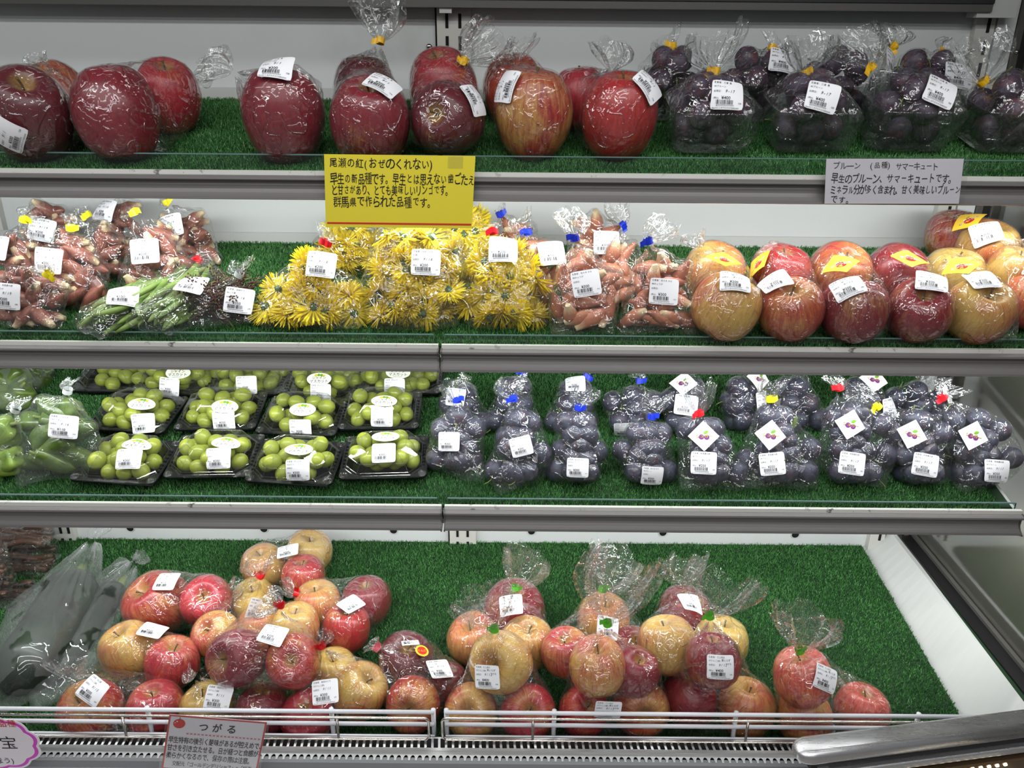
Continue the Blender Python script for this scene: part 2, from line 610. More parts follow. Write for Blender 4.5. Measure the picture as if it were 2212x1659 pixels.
# white lower side plate rising from the turf, green strip, black rail and grey rail on top of it
zf = lambda y: bed_z(4, y)
mb = MB()
ys = (0.90, YB + 0.012)
NSEG = 24
for i in range(NSEG + 1):
    u = i / NSEG
    y = ys[0] + (ys[1] - ys[0]) * u
    zt = 0.482 + 0.020 * u
    mb.v += [(0.768, y, zf(y) - 0.02), (0.822, y, zt), (0.835, y, zt - 0.002), (0.80, y, 0.36)]
for i in range(NSEG):
    for j in range(4):
        mb.f.append((i * 4 + j, i * 4 + 4 + j, i * 4 + 4 + (j + 1) % 4, i * 4 + (j + 1) % 4))
        mb.m.append(0)
mb.f += [(0, 1, 2, 3), (NSEG * 4 + 3, NSEG * 4 + 2, NSEG * 4 + 1, NSEG * 4)]
mb.m += [0, 0]
struct(obj('baseboard_right', mb.mesh('side_plate', M['ledge'])))
for nm, a, b, z, mat in (('trim_9', 0.823, 0.832, 0.496, 'turf_base'), ('trim_10', 0.832, 0.858, 0.500, 'black'), ('trim_11', 0.858, 0.866, 0.506, 'greyframe')):
    mb = MB()
    mb.add([(a, ys[0], z - 0.04), (b, ys[0], z - 0.04), (b, ys[1], z - 0.02), (a, ys[1], z - 0.02), (a, ys[0], z - 0.014), (b, ys[0], z - 0.014), (b, ys[1], z + 0.004), (a, ys[1], z + 0.004)],
           [(3, 2, 1, 0), (4, 5, 6, 7), (0, 1, 5, 4), (1, 2, 6, 5), (2, 3, 7, 6), (3, 0, 4, 7)])
    struct(obj(nm, mb.mesh(nm, M[mat])))


# ------------------------------------------------------------------ turf beds
def turf(k, x0, x1, y0, y1, label, n, skew=0.0, h=0.0060):
    """a backing sheet with its pile of short blades (one pile per sheet)"""
    z0, z1 = bed_z(k, y0), bed_z(k, y1)
    mb = MB().add([(x0 + skew, y0, z0 - 0.010), (x1 + skew * (x1 < 0.5), y0, z0 - 0.010), (x1, y1, z1 - 0.010), (x0, y1, z1 - 0.010),
                   (x0 + skew, y0, z0 - 0.006), (x1 + skew * (x1 < 0.5), y0, z0 - 0.006), (x1, y1, z1 - 0.006), (x0, y1, z1 - 0.006)],
                  [(3, 2, 1, 0), (4, 5, 6, 7), (0, 1, 5, 4), (1, 2, 6, 5), (2, 3, 7, 6), (3, 0, 4, 7)])
    o = tag(obj('turf_mat', mb.mesh('turf_mat', M['turf_base'])), label, 'artificial turf')
    v = rng.random(n)
    yy = y0 + (y1 - y0) * v
    xx = x0 + (x1 - x0) * rng.random(n) + skew * (1 - v) * (x1 < 0.5 or x0 < 0)
    zz = bed_z(k, yy) - 0.007
    a = rng.random(n) * 2 * PI
    wv = 0.0005 + 0.0004 * rng.random(n)
    hh = h * (0.6 + 0.5 * rng.random(n))
    lx, ly = rng.normal(0, 0.0018, n), rng.normal(0, 0.0018, n)
    dx, dy = np.cos(a) * wv, np.sin(a) * wv
    V = np.empty((n, 4, 3), np.float32)
    V[:, 0] = np.stack([xx - dx, yy - dy, zz], 1)
    V[:, 1] = np.stack([xx + dx, yy + dy, zz], 1)
    V[:, 2] = np.stack([xx + dx * .45 + lx, yy + dy * .45 + ly, zz + hh], 1)
    V[:, 3] = np.stack([xx - dx * .45 + lx, yy - dy * .45 + ly, zz + hh], 1)
    me = bpy.data.meshes.new('turf_pile')
    me.vertices.add(n * 4)
    me.vertices.foreach_set('co', V.ravel())
    me.loops.add(n * 4)
    me.loops.foreach_set('vertex_index', np.arange(n * 4, dtype=np.int32))
    me.polygons.add(n)
    me.polygons.foreach_set('loop_start', np.arange(n, dtype=np.int32) * 4)
    me.polygons.foreach_set('loop_total', np.full(n, 4, np.int32))
    me.materials.append(M['turf'])
    me.update()
    me.validate()
    c = obj('turf_pile', me, o)
    c['kind'] = 'stuff'


SHELF_WORD = {1: 'top', 2: 'second', 3: 'third'}
DENS = 300000
XT = -1.0
for k, y0, seam, skew, right in ((1, 1.123, -0.62, -0.03, 0.802), (2, 1.083, -0.575, -0.02, 0.802), (3, 1.062, -0.57, -0.02, 0.796)):
    y1 = YB - 0.004
    A = (y1 - y0)
    turf(k, XT, seam - 0.002, y0, y1, 'green turf mat on the left of the seam along the %s shelf' % SHELF_WORD[k], int(DENS * A * (seam - XT)), skew)
    turf(k, seam + 0.002, right, y0, y1, 'long green turf mat right of the seam on the %s shelf' % SHELF_WORD[k], int(DENS * A * (right - seam)), skew)
turf(4, -1.13, -0.395, 0.925, YB + 0.004, 'green turf mat at the left of the bottom well under squash and apples', int(DENS * .5 * .74))
turf(4, -0.391, 0.765, 0.925, YB + 0.004, 'wide green turf mat covering the right of the bottom well', int(DENS * 1.15 * .5))


# ------------------------------------------------------------------ shelves
def shelf(k, yf, z0, x0, x1, label, h=0.0445, capR=True):
    """z0: height of the turf top at the front edge yf"""
    s = BED[k][2]
    root = tag(empty('display_shelf', ((x0 + x1) / 2, yf, z0 - 0.02)), label, 'shelf', None)
    M0 = Matrix.Translation(root.location)
    yb = YB - 0.003
    zb = z0 + s * (yb - yf)
    prof = [(yf, z0 - 0.0105), (yb, zb - 0.0105), (yb, zb - 0.026), (yf + 0.012, z0 - 0.034)]
    recess(MB().prism(prof, x0, x1), 'shelf_board', M['board'], root, M0)
    mb = MB().box((x0, yb - 0.004, zb - 0.010), (x1, yb, zb + 0.013))
    recess(mb, 'rear_lip', M['ledge'], root, M0)
    # dirty white tray edge in front of the turf
    mb = MB().prism([(yf + 0.004, z0 - 0.011), (yf + 0.003, z0 - 0.0015), (yf - 0.003, z0 - 0.0015), (yf - 0.004, z0 - 0.012)], x0, x1)
    recess(mb, 'tray_edge', M['tray_edge'], root, M0)
    # moulded price rail: rounded bead, groove, concave face, lower lip
    t = z0 - 0.0075
    q = h - 0.0075
    prof = [(yf - 0.004, t), (yf - 0.0085, t - 0.0005), (yf - 0.0115, t - 0.0025), (yf - 0.0120, t - 0.0052), (yf - 0.0100, t - 0.0068), (yf - 0.0040, t - 0.0080), (yf - 0.0030, t - 0.0120)]
    for i in range(7):
        u = i / 6
        prof.append((yf - 0.0035 - 0.0085 * u ** 1.5 + 0.002 * math.sin(u * PI), t - 0.0135 - (q - 0.0175) * u))
    prof += [(yf - 0.0138, t - q + 0.0035), (yf - 0.0142, t - q + 0.001), (yf - 0.012, t - q), (yf + 0.006, t - q + 0.0006), (yf + 0.006, t)]
    recess(MB().prism(prof, x0, x1), 'price_rail', M['rail'], root, M0, False)
    for xe in ((x0, x1) if capR else (x0,)):
        pr = [(y - (0.0015 if y < yf else 0), z + (0.001 if z > t - 0.01 else -0.001)) for y, z in prof]
        recess(MB().prism(pr, xe - 0.0012, xe + 0.0012), 'rail_end_cap', M['greyframe'], root, M0)
    return root, M0


def guard(root, M0, x0, x1, y, ztop, zbot):
    """thin glass strip standing in the shelf front"""
    g = recess(MB().box((x0, y, zbot), (x1, y + 0.0025, ztop - 0.0006)), 'glass_guard', M['glass'], root, M0)
    mb = MB().box((x0, y, ztop - 0.0010), (x1, y + 0.0025, ztop + 0.0008))
    for xe in (x0, x1):
        mb.box((xe - 0.0004, y, zbot), (xe + 0.0004, y + 0.0025, ztop))
    e = recess(mb, 'polished_edge', M['glass_edge'], g, M0)


GY = {1: (1.134, 337), 2: (1.095, 722), 3: (1.074, 1074)}
for k, hh in ((1, 0.0405), (2, 0.0408), (3, 0.0405)):
    yf, z0 = BED[k][0], BED[k][1]
    zt = at_depth(1106, GY[k][1], GY[k][0]).z
    for x0, x1, w in ((XL, SEAM - 0.002, 'left'), (SEAM + 0.003, XR, 'right')):
        if k == 1 and w == 'left':
            x1 = SEAM - 0.0005
        lab = 'grey-fronted %s shelf of the case, %s' % (SHELF_WORD[k], {('left', 1): 'left section under the big red apples', ('right', 1): 'right section under the plum punnets', ('left', 2): 'left section with ginger buds and beans', ('right', 2): 'right section with striped apples',
                                                                       ('left', 3): 'left section with peppers and grapes', ('right', 3): 'right section with bagged prunes'}[(w, k)])
        root, M0 = shelf(k, yf, z0, x0, x1, lab, hh)
        guard(root, M0, x0 + 0.004, x1 - (0.008 if w == 'left' else 0.004) if k > 1 else x1, GY[k][0] - 0.006, zt, z0 - 0.012)
    # light strip fixed under the front of the shelf
    if k < 4:
        mb = MB().box((XL, yf + 0.012, z0 - 0.042), (XR - 0.01, yf + 0.034, z0 - 0.034), 0)
        tag(obj('lamp_housing', mb.mesh('lamp_housing', M['board'])), 'slim white light housing under the %s shelf front' % SHELF_WORD[k], 'lamp')
        LED.append(area('shelf_lamp', (0.0, yf + 0.023, z0 - 0.044), (0.0, yf + 0.023 + 0.16, z0 - 0.044 - 0.22), 2.0, 0.012, (5.2, 5.2, 7.0)[k - 1], (0.96, 1.0, 1.0)))

# upper shallow shelf whose lower front edge shows along the top of the picture
YT = 1.392
z = at_depth(1106, 17, YT).z
root = tag(empty('upper_shelf', (0.0, YT, z)), 'dark-edged shallow shelf along the very top of the case', 'shelf')
M0 = Matrix.Translation(root.location)
xr = at_depth(2145, 15, YT).x
recess(MB().box((XL, YT, z), (xr, YT + .012, z + 0.012)), 'front_rail', M['greyframe'], root, M0)
recess(MB().box((XL, YT - .003, z + 0.012), (xr, YB + 0.01, z + 0.018)), 'shelf_board', M['black'], root, M0)
recess(MB().box((XL, YT + .005, z + 0.018), (xr, YB, z + 0.05)), 'turf_lining', M['turf_base'], root, M0)
for px, w in ((961, 0.020), (2140, 0.034)):
    c = at_depth(px, 4, 1.39)
    a, b = (c.x - w / 2, c.x + w / 2) if px < 1000 else (c.x - 0.014, c.x + 0.05)
    n = 8
    pr = [(YT + 0.03 * math.sin(i / n * PI / 2) * 0.2 - 0.0, z + 0.05 - 0.058 * math.sin(i / n * PI / 2)) for i in range(n + 1)] + [(YB, z - 0.006), (YB, z + 0.05)]
    recess(MB().prism(pr, a, b), 'bracket_cover', M['ledge'], root, M0)

# hood over the case front, above the picture, that carries the canopy lamp
hd = MB().prism([(0.70, 1.815), (0.70, 1.93), (YB + 0.02, 2.0), (YB + 0.02, 1.95), (0.92, 1.86), (0.84, 1.815)], XL - .3, 0.9)
struct(obj('ceiling', hd.mesh('case_hood', M['greypanel'])))

# round suction holes near the foot of the back wall
for px, py in ((281, 1141), (570, 1143), (850, 1146), (1148, 1148), (1432, 1151), (1718, 1155)):
    c = at_depth(px, py, YB + 0.011)
    mb = MB()
    rim = [(c.x + 0.0088 * math.cos(a * PI / 10), YB + 0.0105, c.z + 0.0088 * math.sin(a * PI / 10)) for a in range(20)]
    mb.tube(rim, 0.0012, 6, 0, closed=True)
    mb.add([(c.x + 0.008 * math.cos(a * PI / 10), YB + 0.0112, c.z + 0.008 * math.sin(a * PI / 10)) for a in range(20)], [tuple(range(20))], 1)
    h = struct(obj('trim_12', mb.mesh('vent_hole', [M['ledge'], M['slot']])))


# ------------------------------------------------------------------ front of the bottom well: wire fences, chrome hangers, grille, sill
def rack(x0, x1, posts, label):
    yy = 0.915
    zs = [at_depth(1106, v, yy).z for v in (1540, 1566, 1593)]
    root = tag(empty('wire_fence', ((x0 + x1) / 2, yy, zs[2] - 0.01)), label, 'fence')
    M0 = Matrix.Translation(root.location)
    for z in zs:
        recess(MB().tube([(x0, yy, z), (x1, yy, z)], 0.0032, 12), 'rail_wire', M['white_wire'], root, M0, True)
    for x in posts:
        recess(MB().tube([(x, yy + 0.006, zs[0]), (x, yy + 0.006, zs[2] - 0.012)], [0.0036, 0.0036], 12), 'post_wire', M['white_wire'], root, M0, True)


def px_x(px, y, py=1565):
    return at_depth(px, py, y).x


rack(XL, px_x(938, 0.915), [px_x(v, 0.915) for v in (-100, 320, 716, 936)], 'white wire fence in front of the left half of the bottom well')
rack(px_x(962, 0.915), 0.775, [px_x(v, 0.915) for v in (964, 1197, 1590, 1985)], 'white wire fence in front of the right half of the bottom well')


def hanger(x0, x1, legs, label, capL, capR):
    yy = 0.900
    zt, zb = at_depth(1106, 1553, yy).z, at_depth(1106, 1600, yy).z
    root = tag(empty('chrome_hanger', ((x0 + x1) / 2, yy, zb - 0.02)), label, 'hanger')
    M0 = Matrix.Translation(root.location)
    r = 0.008
    pts = []
    for cx, cz, a0 in ((x1 - r, zt - r, 90), (x1 - r, zb + r, 0), (x0 + r, zb + r, -90), (x0 + r, zt - r, -180)):
        for i in range(6):
            a = math.radians(a0 - i * 18)
            pts.append((cx + r * math.cos(a), yy, cz + r * math.sin(a)))
    recess(MB().tube(pts, 0.0021, 10, closed=True), 'loop_wire', M['chrome'], root, M0, True)
    for x in legs:
        l = recess(MB().tube([(x, yy + 0.002, zt), (x, yy + 0.002, zb - 0.010), (x + 0.001, yy - 0.012, zb - 0.028)], 0.0021, 10), 'leg', M['chrome'], root, M0, True)


hanger(XL - 0.1, px_x(926, 0.9), [px_x(v, 0.9, 1575) for v in (268, 729)], 'long chrome wire hanger clipped over the left white fence', 0, 1)
hanger(px_x(955, 0.9), 0.66, [px_x(v, 0.9, 1575) for v in (1151, 1615)], 'long chrome wire hanger clipped over the right white fence', 1, 0)

zg = at_depth(1106, 1604, 0.9).z
# air grille: slotted top plate and a row of round holes below it
root = tag(empty('air_grille', (0, 0.89, zg)), 'perforated steel air grille below the wire fences', 'grille')
M0 = Matrix.Translation(root.location)
mb = MB()
x = XL
step = 0.0105
y0, y1 = 0.889, 0.9065
mb.box((XL, y0 - 0.006, zg - 0.0012), (0.80, y0, zg))
mb.box((XL, y1, zg - 0.0012), (0.80, y1 + 0.004, zg))
mb.box((XL, y1 + 0.003, zg - 0.09), (0.80, y1 + 0.004, zg))
while x < 0.79:
    mb.add([(x, y0, zg), (x + 0.0036, y0, zg), (x + 0.0036 - 0.0015, y1, zg), (x - 0.0015, y1, zg)], [(0, 1, 2, 3)])
    x += step
recess(mb, 'slotted_plate', M['galv'], root, M0)
recess(MB().box((XL, 0.872, zg - 0.06), (0.80, 0.909, zg - 0.03)), 'dark_duct', M['slot'], root, M0)
# plate with holes: real openings between short bridges
mb = MB()
ya, yb_ = 0.8695, 0.883
za, zb2 = zg - 0.0045, zg - 0.0005
yl = lambda u: ya + (yb_ - ya) * u
zl = lambda u: za + (zb2 - za) * u
x = XL
NS = 10
while x < 0.79:
    cx, cy, r = x + step / 2, 0.34, 0.0036
    top = [(x, yl(1), zl(1)), (x + step, yl(1), zl(1))]
    ring = []
    for i in range(NS + 1):
        a = PI * i / NS
        ring.append((cx - r * math.cos(a), yl(0.12 + 0.42 * math.sin(a)), zl(0.12 + 0.42 * math.sin(a))))
    b = len(mb.v)
    vs = [(x, yl(0), zl(0)), (cx - r, yl(0), zl(0))] + ring + [(cx + r, yl(0), zl(0)), (x + step, yl(0), zl(0)), (x + step, yl(1), zl(1)), (x, yl(1), zl(1))]
    mb.add(vs, [tuple(range(len(vs)))])
    x += step
recess(mb, 'hole_plate', M['galv'], root, M0)
# grey front panel and white sill (setting)
zp = zg - 0.005
struct(obj('trim_13', MB().prism([(0.8695, zp), (0.866, zp - 0.002), (0.862, zp - 0.011), (0.858, zp - 0.012), (0.853, zp - 0.027), (0.849, zp - 0.029), (0.849, zp - 0.05), (0.875, zp - 0.05), (0.875, zp)], XL, 0.80).mesh('front_panel', M['greypanel'])))
struct(obj('trim_14', MB().prism([(0.849, zp - 0.027), (0.80, zp - 0.032), (0.76, zp - 0.034), (0.76, zp - 0.09), (0.85, zp - 0.09)], XL, 0.80).mesh('white_sill', M['ledge'])))
struct(obj('floor', MB().box((-4, -4, -0.02), (4, 3, 0)).mesh('floor', plain('store_floor', (150, 146, 140), 0.4))))
struct(obj('wall_front', MB().box((XL, 0.855, 0.05), (0.80, 0.87, 0.34)).mesh('case_skirt', M['ledge'])))
struct(obj('wall_underside', MB().prism([(0.86, 0.30), (YB + 0.02, 0.36), (YB + 0.02, 0.40), (0.93, bed_z(4, 0.93) - 0.012), (0.86, zg - 0.07)], XL, 0.80).mesh('well_base', M['board'])))

# steel bumper of the case end, nearer to the camera at the lower right
P = lambda px, py, y: at_depth(px, py, y)
a0, a1 = P(1752, 1622, 0.80), P(2330, 1549, 0.87)
d = (a1 - a0).normalized()
side = Vector((0, -1, 0)) - d * Vector((0, -1, 0)).dot(d)
side.normalize()
upv = d.cross(side)
if upv.z < 0:
    upv = -upv
root = tag(empty('steel_bumper', a0), 'scratched steel bumper with rounded end at the lower right corner', 'bumper')
M0 = Matrix.Translation(root.location)


def bar(prof, s0, s1, name, mat, cap=0):
    """profile in (towards camera, up); rounded nose at s0 when cap > 0"""
    mb = MB()
    rings = []
    steps = [(s0, 1.0)] if not cap else [(s0 - cap * math.cos(a), 0.30 + 0.70 * math.sin(a)) for a in (0.02, 0.25, 0.5, 0.8, 1.1, 1.35, PI / 2)]
    steps.append((s1, 1.0))
    cx = sum(p[0] for p in prof) / len(prof)
    cz = sum(p[1] for p in prof) / len(prof)
    n = len(prof)
    for s, k in steps:
        for u, w in prof:
            mb.v.append(tuple(a0 + d * s + side * (cx + (u - cx) * k) + upv * (cz + (w - cz) * k)))
    for i in range(len(steps) - 1):
        for j in range(n):
            mb.f.append((i * n + j, i * n + (j + 1) % n, (i + 1) * n + (j + 1) % n, (i + 1) * n + j))
            mb.m.append(0)
    mb.f += [tuple(reversed(range(n))), tuple((len(steps) - 1) * n + j for j in range(n))]
    mb.m += [0, 0]
    return recess(mb, name, M[mat], root, M0, cap > 0)


def rounded(u0, u1, w0, w1, r, n=5):
    out = []
    for cx, cy, b in ((u1 - r, w1 - r, 0), (u0 + r, w1 - r, 90), (u0 + r, w0 + r, 180), (u1 - r, w0 + r, 270)):
        out += [(cx + r * math.cos(math.radians(b + 90 * i / n)), cy + r * math.sin(math.radians(b + 90 * i / n))) for i in range(n + 1)]
    return out


L = (a1 - a0).length
bar(rounded(-0.020, 0.018, -0.012, 0.012, 0.010), 0.0, L, 'top_tube', 'steel', 0.024)
bar(rounded(-0.010, 0.012, -0.022, -0.012, 0.002), -0.004, L, 'dark_groove', 'black')
bar(rounded(-0.012, 0.020, -0.034, -0.022, 0.003), 0.018, L, 'lower_tube', 'steel')
bar(rounded(-0.012, 0.014, -0.040, -0.034, 0.001), 0.02, L, 'dark_gap', 'black')
bar(rounded(-0.012, 0.024, -0.075, -0.040, 0.003), 0.02, L, 'bronze_face', 'bronze')
bar(rounded(0.0, 0.0225, -0.036, -0.018, 0.003), 0.006, 0.022, 'end_clip', 'steel')
t = NT('led_bead')  # glowing dots stand in for LED reflections on the bronze face; no lamps here
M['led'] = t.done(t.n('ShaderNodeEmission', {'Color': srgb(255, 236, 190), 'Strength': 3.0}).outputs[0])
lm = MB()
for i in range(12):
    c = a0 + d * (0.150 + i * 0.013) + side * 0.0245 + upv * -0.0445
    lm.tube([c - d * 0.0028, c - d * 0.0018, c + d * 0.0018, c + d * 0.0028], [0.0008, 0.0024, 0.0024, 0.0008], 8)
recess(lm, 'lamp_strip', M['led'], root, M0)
# ------------------------------------------------------------------ fruit meshes (unit size, shared by every copy)
def lathe(prof, n, mod=None):
    """prof: (r, z) from top to bottom; mod(a, r, z) -> (x, y, z)"""
    mb = MB()
    for r, z in prof:
        for k in range(n):
            a = 2 * PI * k / n
            mb.v.append(mod(a, r, z) if mod else (r * math.cos(a), r * math.sin(a), z))
    m = len(prof)
    for i in range(m - 1):
        for k in range(n):
            k2 = (k + 1) % n
            mb.f.append((i * n + k, (i + 1) * n + k, (i + 1) * n + k2, i * n + k2))
            mb.m.append(0)
    mb.f += [tuple(range(n)), tuple((m - 1) * n + k for k in reversed(range(n)))]
    mb.m += [0, 0]
    return mb


def spline(pts, per=4):
    out = []
    for i in range(len(pts) - 1):
        p0, p1, p2, p3 = pts[max(i - 1, 0)], pts[i], pts[i + 1], pts[min(i + 2, len(pts) - 1)]
        for j in range(per):
            t = j / per
            out.append(tuple(0.5 * (2 * b + (c - a) * t + (2 * a - 5 * b + 4 * c - d) * t * t + (3 * b - a - 3 * c + d) * t ** 3) for a, b, c, d in zip(p0, p1, p2, p3)))
    out.append(pts[-1])
    return out


APX = {
    'round': [(0.012, 0.55), (0.07, 0.57), (0.17, 0.68), (0.32, 0.82), (0.52, 0.865), (0.76, 0.74), (0.94, 0.42), (1.0, 0.05), (0.96, -0.30), (0.82, -0.62), (0.60, -0.82), (0.40, -0.875), (0.24, -0.84), (0.11, -0.76), (0.02, -0.74)],
    'tall': [(0.012, 0.74), (0.07, 0.77), (0.17, 0.88), (0.31, 0.985), (0.48, 1.0), (0.70, 0.86), (0.91, 0.50), (1.0, 0.08), (0.96, -0.34), (0.81, -0.76), (0.60, -1.02), (0.42, -1.09), (0.24, -1.03), (0.11, -0.95), (0.02, -0.93)],
}
APM = {}
for key, pr in APX.items():
    for v in range(2):
        ph, ph2 = v * 1.7, v * 2.1 + 0.6

        def mod(a, r, z, ph=ph, ph2=ph2, key=key):
            w = max(0, min(1, (0.2 - z) / 0.9))
            rr = r * (1 + 0.022 * math.cos(5 * a + ph) * w + 0.02 * math.cos(2 * a + ph2) + 0.012 * math.cos(3 * a + ph))
            return (rr * math.cos(a), rr * math.sin(a), z * (1 + 0.03 * math.cos(a + ph2)) + 0.02 * w * math.cos(5 * a + ph) * (r < 0.7))
        APM[key, v] = lathe(spline(pr, 3), 44, mod).mesh('apple', M['apple'], True)
STEM_M = {k: MB().tube([(0, 0, h), (0.02, 0, h + 0.16), (0.06, 0.02, h + 0.30), (0.10, 0.03, h + 0.40)], [0.035, 0.028, 0.026, 0.04], 8).mesh('stem', M['stem'], True) for k, h in (('round', 0.50), ('tall', 0.69))}


def plum_mesh():
    pr = [(math.sin(t) * 0.93 + 0.0, math.cos(t)) for t in [0.03] + [PI * i / 16 for i in range(1, 16)] + [PI - 0.03]]
    mod = lambda a, r, z: ((r * (1 - 0.06 * math.exp(-((math.atan2(math.sin(a), math.cos(a))) / 0.22) ** 2))) * math.cos(a), r * math.sin(a) * 0.97, z * (1 - 0.07 * math.exp(-(r / 0.22) ** 2)))
    return lathe(pr, 24, mod)


PRUNE_M = plum_mesh().mesh('prune', M['prune'], True)
PLUM_M = plum_mesh().mesh('plum', M['plum'], True)
PSTEM_M = MB().tube([(0, 0, 0.90), (0.05, 0, 1.15), (0.2, 0.05, 1.42), (0.42, 0.12, 1.6)], [0.045, 0.04, 0.036, 0.05], 6).mesh('stem', M['green_stem'], True)
GRAPE_M = lathe([(math.sin(t), math.cos(t) * 1.16) for t in [0.04] + [PI * i / 12 for i in range(1, 12)] + [PI - 0.04]], 18).mesh('grape', M['grape'], True)


def myoga_mesh(v):
    pr = spline([(0.04, 1.0), (0.10, 0.93), (0.21, 0.72), (0.33, 0.40), (0.41, 0.05), (0.40, -0.28), (0.31, -0.58), (0.21, -0.82), (0.165, -0.97), (0.14, -1.0), (0.02, -1.0)], 3)

    def mod(a, r, z):
        s = ((a / (2 * PI) * 2 + z * 1.25 + v * 0.4) % 1.0)
        rr = r * (1 + 0.09 * (0.5 - s) * (1 if z > -0.75 else 0.2) + 0.05 * math.cos(2 * a + v))
        bend = 0.10 * (z * z) * (1 if v % 2 else -1)
        return (rr * math.cos(a) + bend, rr * math.sin(a) * 0.86, z)
    return lathe(pr, 24, mod).mesh('ginger_bud', M['myoga'], True)


MYOGA_M = [myoga_mesh(v) for v in range(3)]


def flower_meshes(v, n=180):
    r = random.Random(v)
    mb = MB()
    for i in range(n):
        u = i / n
        a = i * 2.39996 + r.uniform(-.15, .15)
        el = math.radians(86 - 92 * u ** 0.8 + r.uniform(-8, 8) + (0, 14, -10)[v % 3])
        ln = 0.42 + 0.58 * min(1, u * 1.5) + r.uniform(-.06, .06)
        w = 0.045 + 0.012 * r.random()
        cv = (0.55 if u < 0.45 else -0.25) + r.uniform(-.25, .25)
        out = Vector((math.cos(a), math.sin(a), 0))
        sd = Vector((-math.sin(a), math.cos(a), 0))
        p = out * 0.06 + Vector((0, 0, -0.05 + 0.1 * (1 - u)))
        e = el
        rows = []
        for s, wf in ((0, 0.5), (0.25, 0.85), (0.55, 1.0), (0.85, 0.8), (1.0, 0.25)):
            dirv = out * math.cos(e) + Vector((0, 0, math.sin(e)))
            if s:
                p = p + dirv * (ln * (s - ps))
            nrm = dirv.cross(sd)
            rows.append((p - sd * w * wf + nrm * 0.02 * wf, p - nrm * 0.02 * wf, p + sd * w * wf + nrm * 0.02 * wf))
            ps = s
            e += cv * 0.25
        b = len(mb.v)
        for rw in rows:
            mb.v += [tuple(q) for q in rw]
        for j in range(4):
            for c in range(2):
                mb.f.append((b + j * 3 + c, b + j * 3 + c + 1, b + j * 3 + c + 4, b + j * 3 + c + 3))
                mb.m.append(0)
    pet = mb.mesh('petals', M['petal'], True)
    cb = lathe(spline([(0.02, 0.0), (0.16, -0.02), (0.20, -0.12), (0.17, -0.24), (0.07, -0.30), (0.06, -0.44), (0.02, -0.45)], 2), 14, lambda a, r, z: (r * math.cos(a) * (1 + .08 * math.cos(7 * a)), r * math.sin(a) * (1 + .08 * math.cos(7 * a)), z))
    for i in range(12):
        a = i * PI / 6
        o, s = Vector((math.cos(a), math.sin(a), 0)), Vector((-math.sin(a), math.cos(a), 0))
        cb.add([o * .14 - s * .05 + Vector((0, 0, -.2)), o * .14 + s * .05 + Vector((0, 0, -.2)), o * .30 + Vector((0, 0, -.02))], [(0, 1, 2)])
    return pet, cb.mesh('calyx', M['calyx'], True)


FLOWERS = [flower_meshes(v) for v in range(3)]


def pepper_mesh(v, mat):
    pr = spline([(0.03, 0.86), (0.22, 0.92), (0.44, 0.86), (0.54, 0.58), (0.53, 0.15), (0.46, -0.35), (0.34, -0.75), (0.18, -1.0), (0.03, -1.06)], 3)

    def mod(a, r, z):
        rr = r * (1 + 0.13 * math.cos(4 * a + v) * (0.6 + 0.4 * z) + 0.07 * math.cos(2 * a + 2 * v))
        return (rr * math.cos(a) + 0.14 * z * z * math.cos(v), rr * math.sin(a) * 0.9 + 0.05 * math.sin(3 * z), z)
    return lathe(pr, 28, mod).mesh('green_pepper', M[mat], True)


PEPPER_M = {'pepper': [pepper_mesh(v, 'pepper') for v in range(3)], 'pepper_pale': [pepper_mesh(v, 'pepper_pale') for v in range(2)]}
PEPSTEM_M = MB().tube([(0, 0, 0.86), (0.02, 0, 1.02), (0.08, 0.02, 1.22)], [0.12, 0.07, 0.06], 8).mesh('stem', M['green_stem'], True)


# ------------------------------------------------------------------ writing
_txt, _area = {}, {}


def text_poly(s, bold=0.0, shear=0.0):
    """flat outline of a line of writing: verts (n, 2) with height 1 em, faces"""
    key = (s, bold, shear)
    if key not in _txt:
        c = bpy.data.curves.new('writing', 'FONT')
        c.body, c.resolution_u, c.offset, c.shear = s, 2, bold, shear
        o = bpy.data.objects.new('writing', c)
        COL.objects.link(o)
        me = bpy.data.meshes.new_from_object(o.evaluated_get(bpy.context.evaluated_depsgraph_get()))
        V = np.array([v.co[:2] for v in me.vertices], float).reshape(-1, 2)
        Fs = [tuple(p.vertices) for p in me.polygons]
        ar = sum(p.area for p in me.polygons)
        bpy.data.objects.remove(o)
        bpy.data.curves.remove(c)
        bpy.data.meshes.remove(me)
        _txt[key] = (V, Fs)
        if bold and len(s) == 1:                                  # thickened outlines that fail to fill fall back to the plain glyph
            text_poly(s, 0.0, shear)
            if ar < _area[s, 0.0, shear] * 1.01:
                _txt[key] = _txt[s, 0.0, shear]
        _area[key] = ar
    return _txt[key]


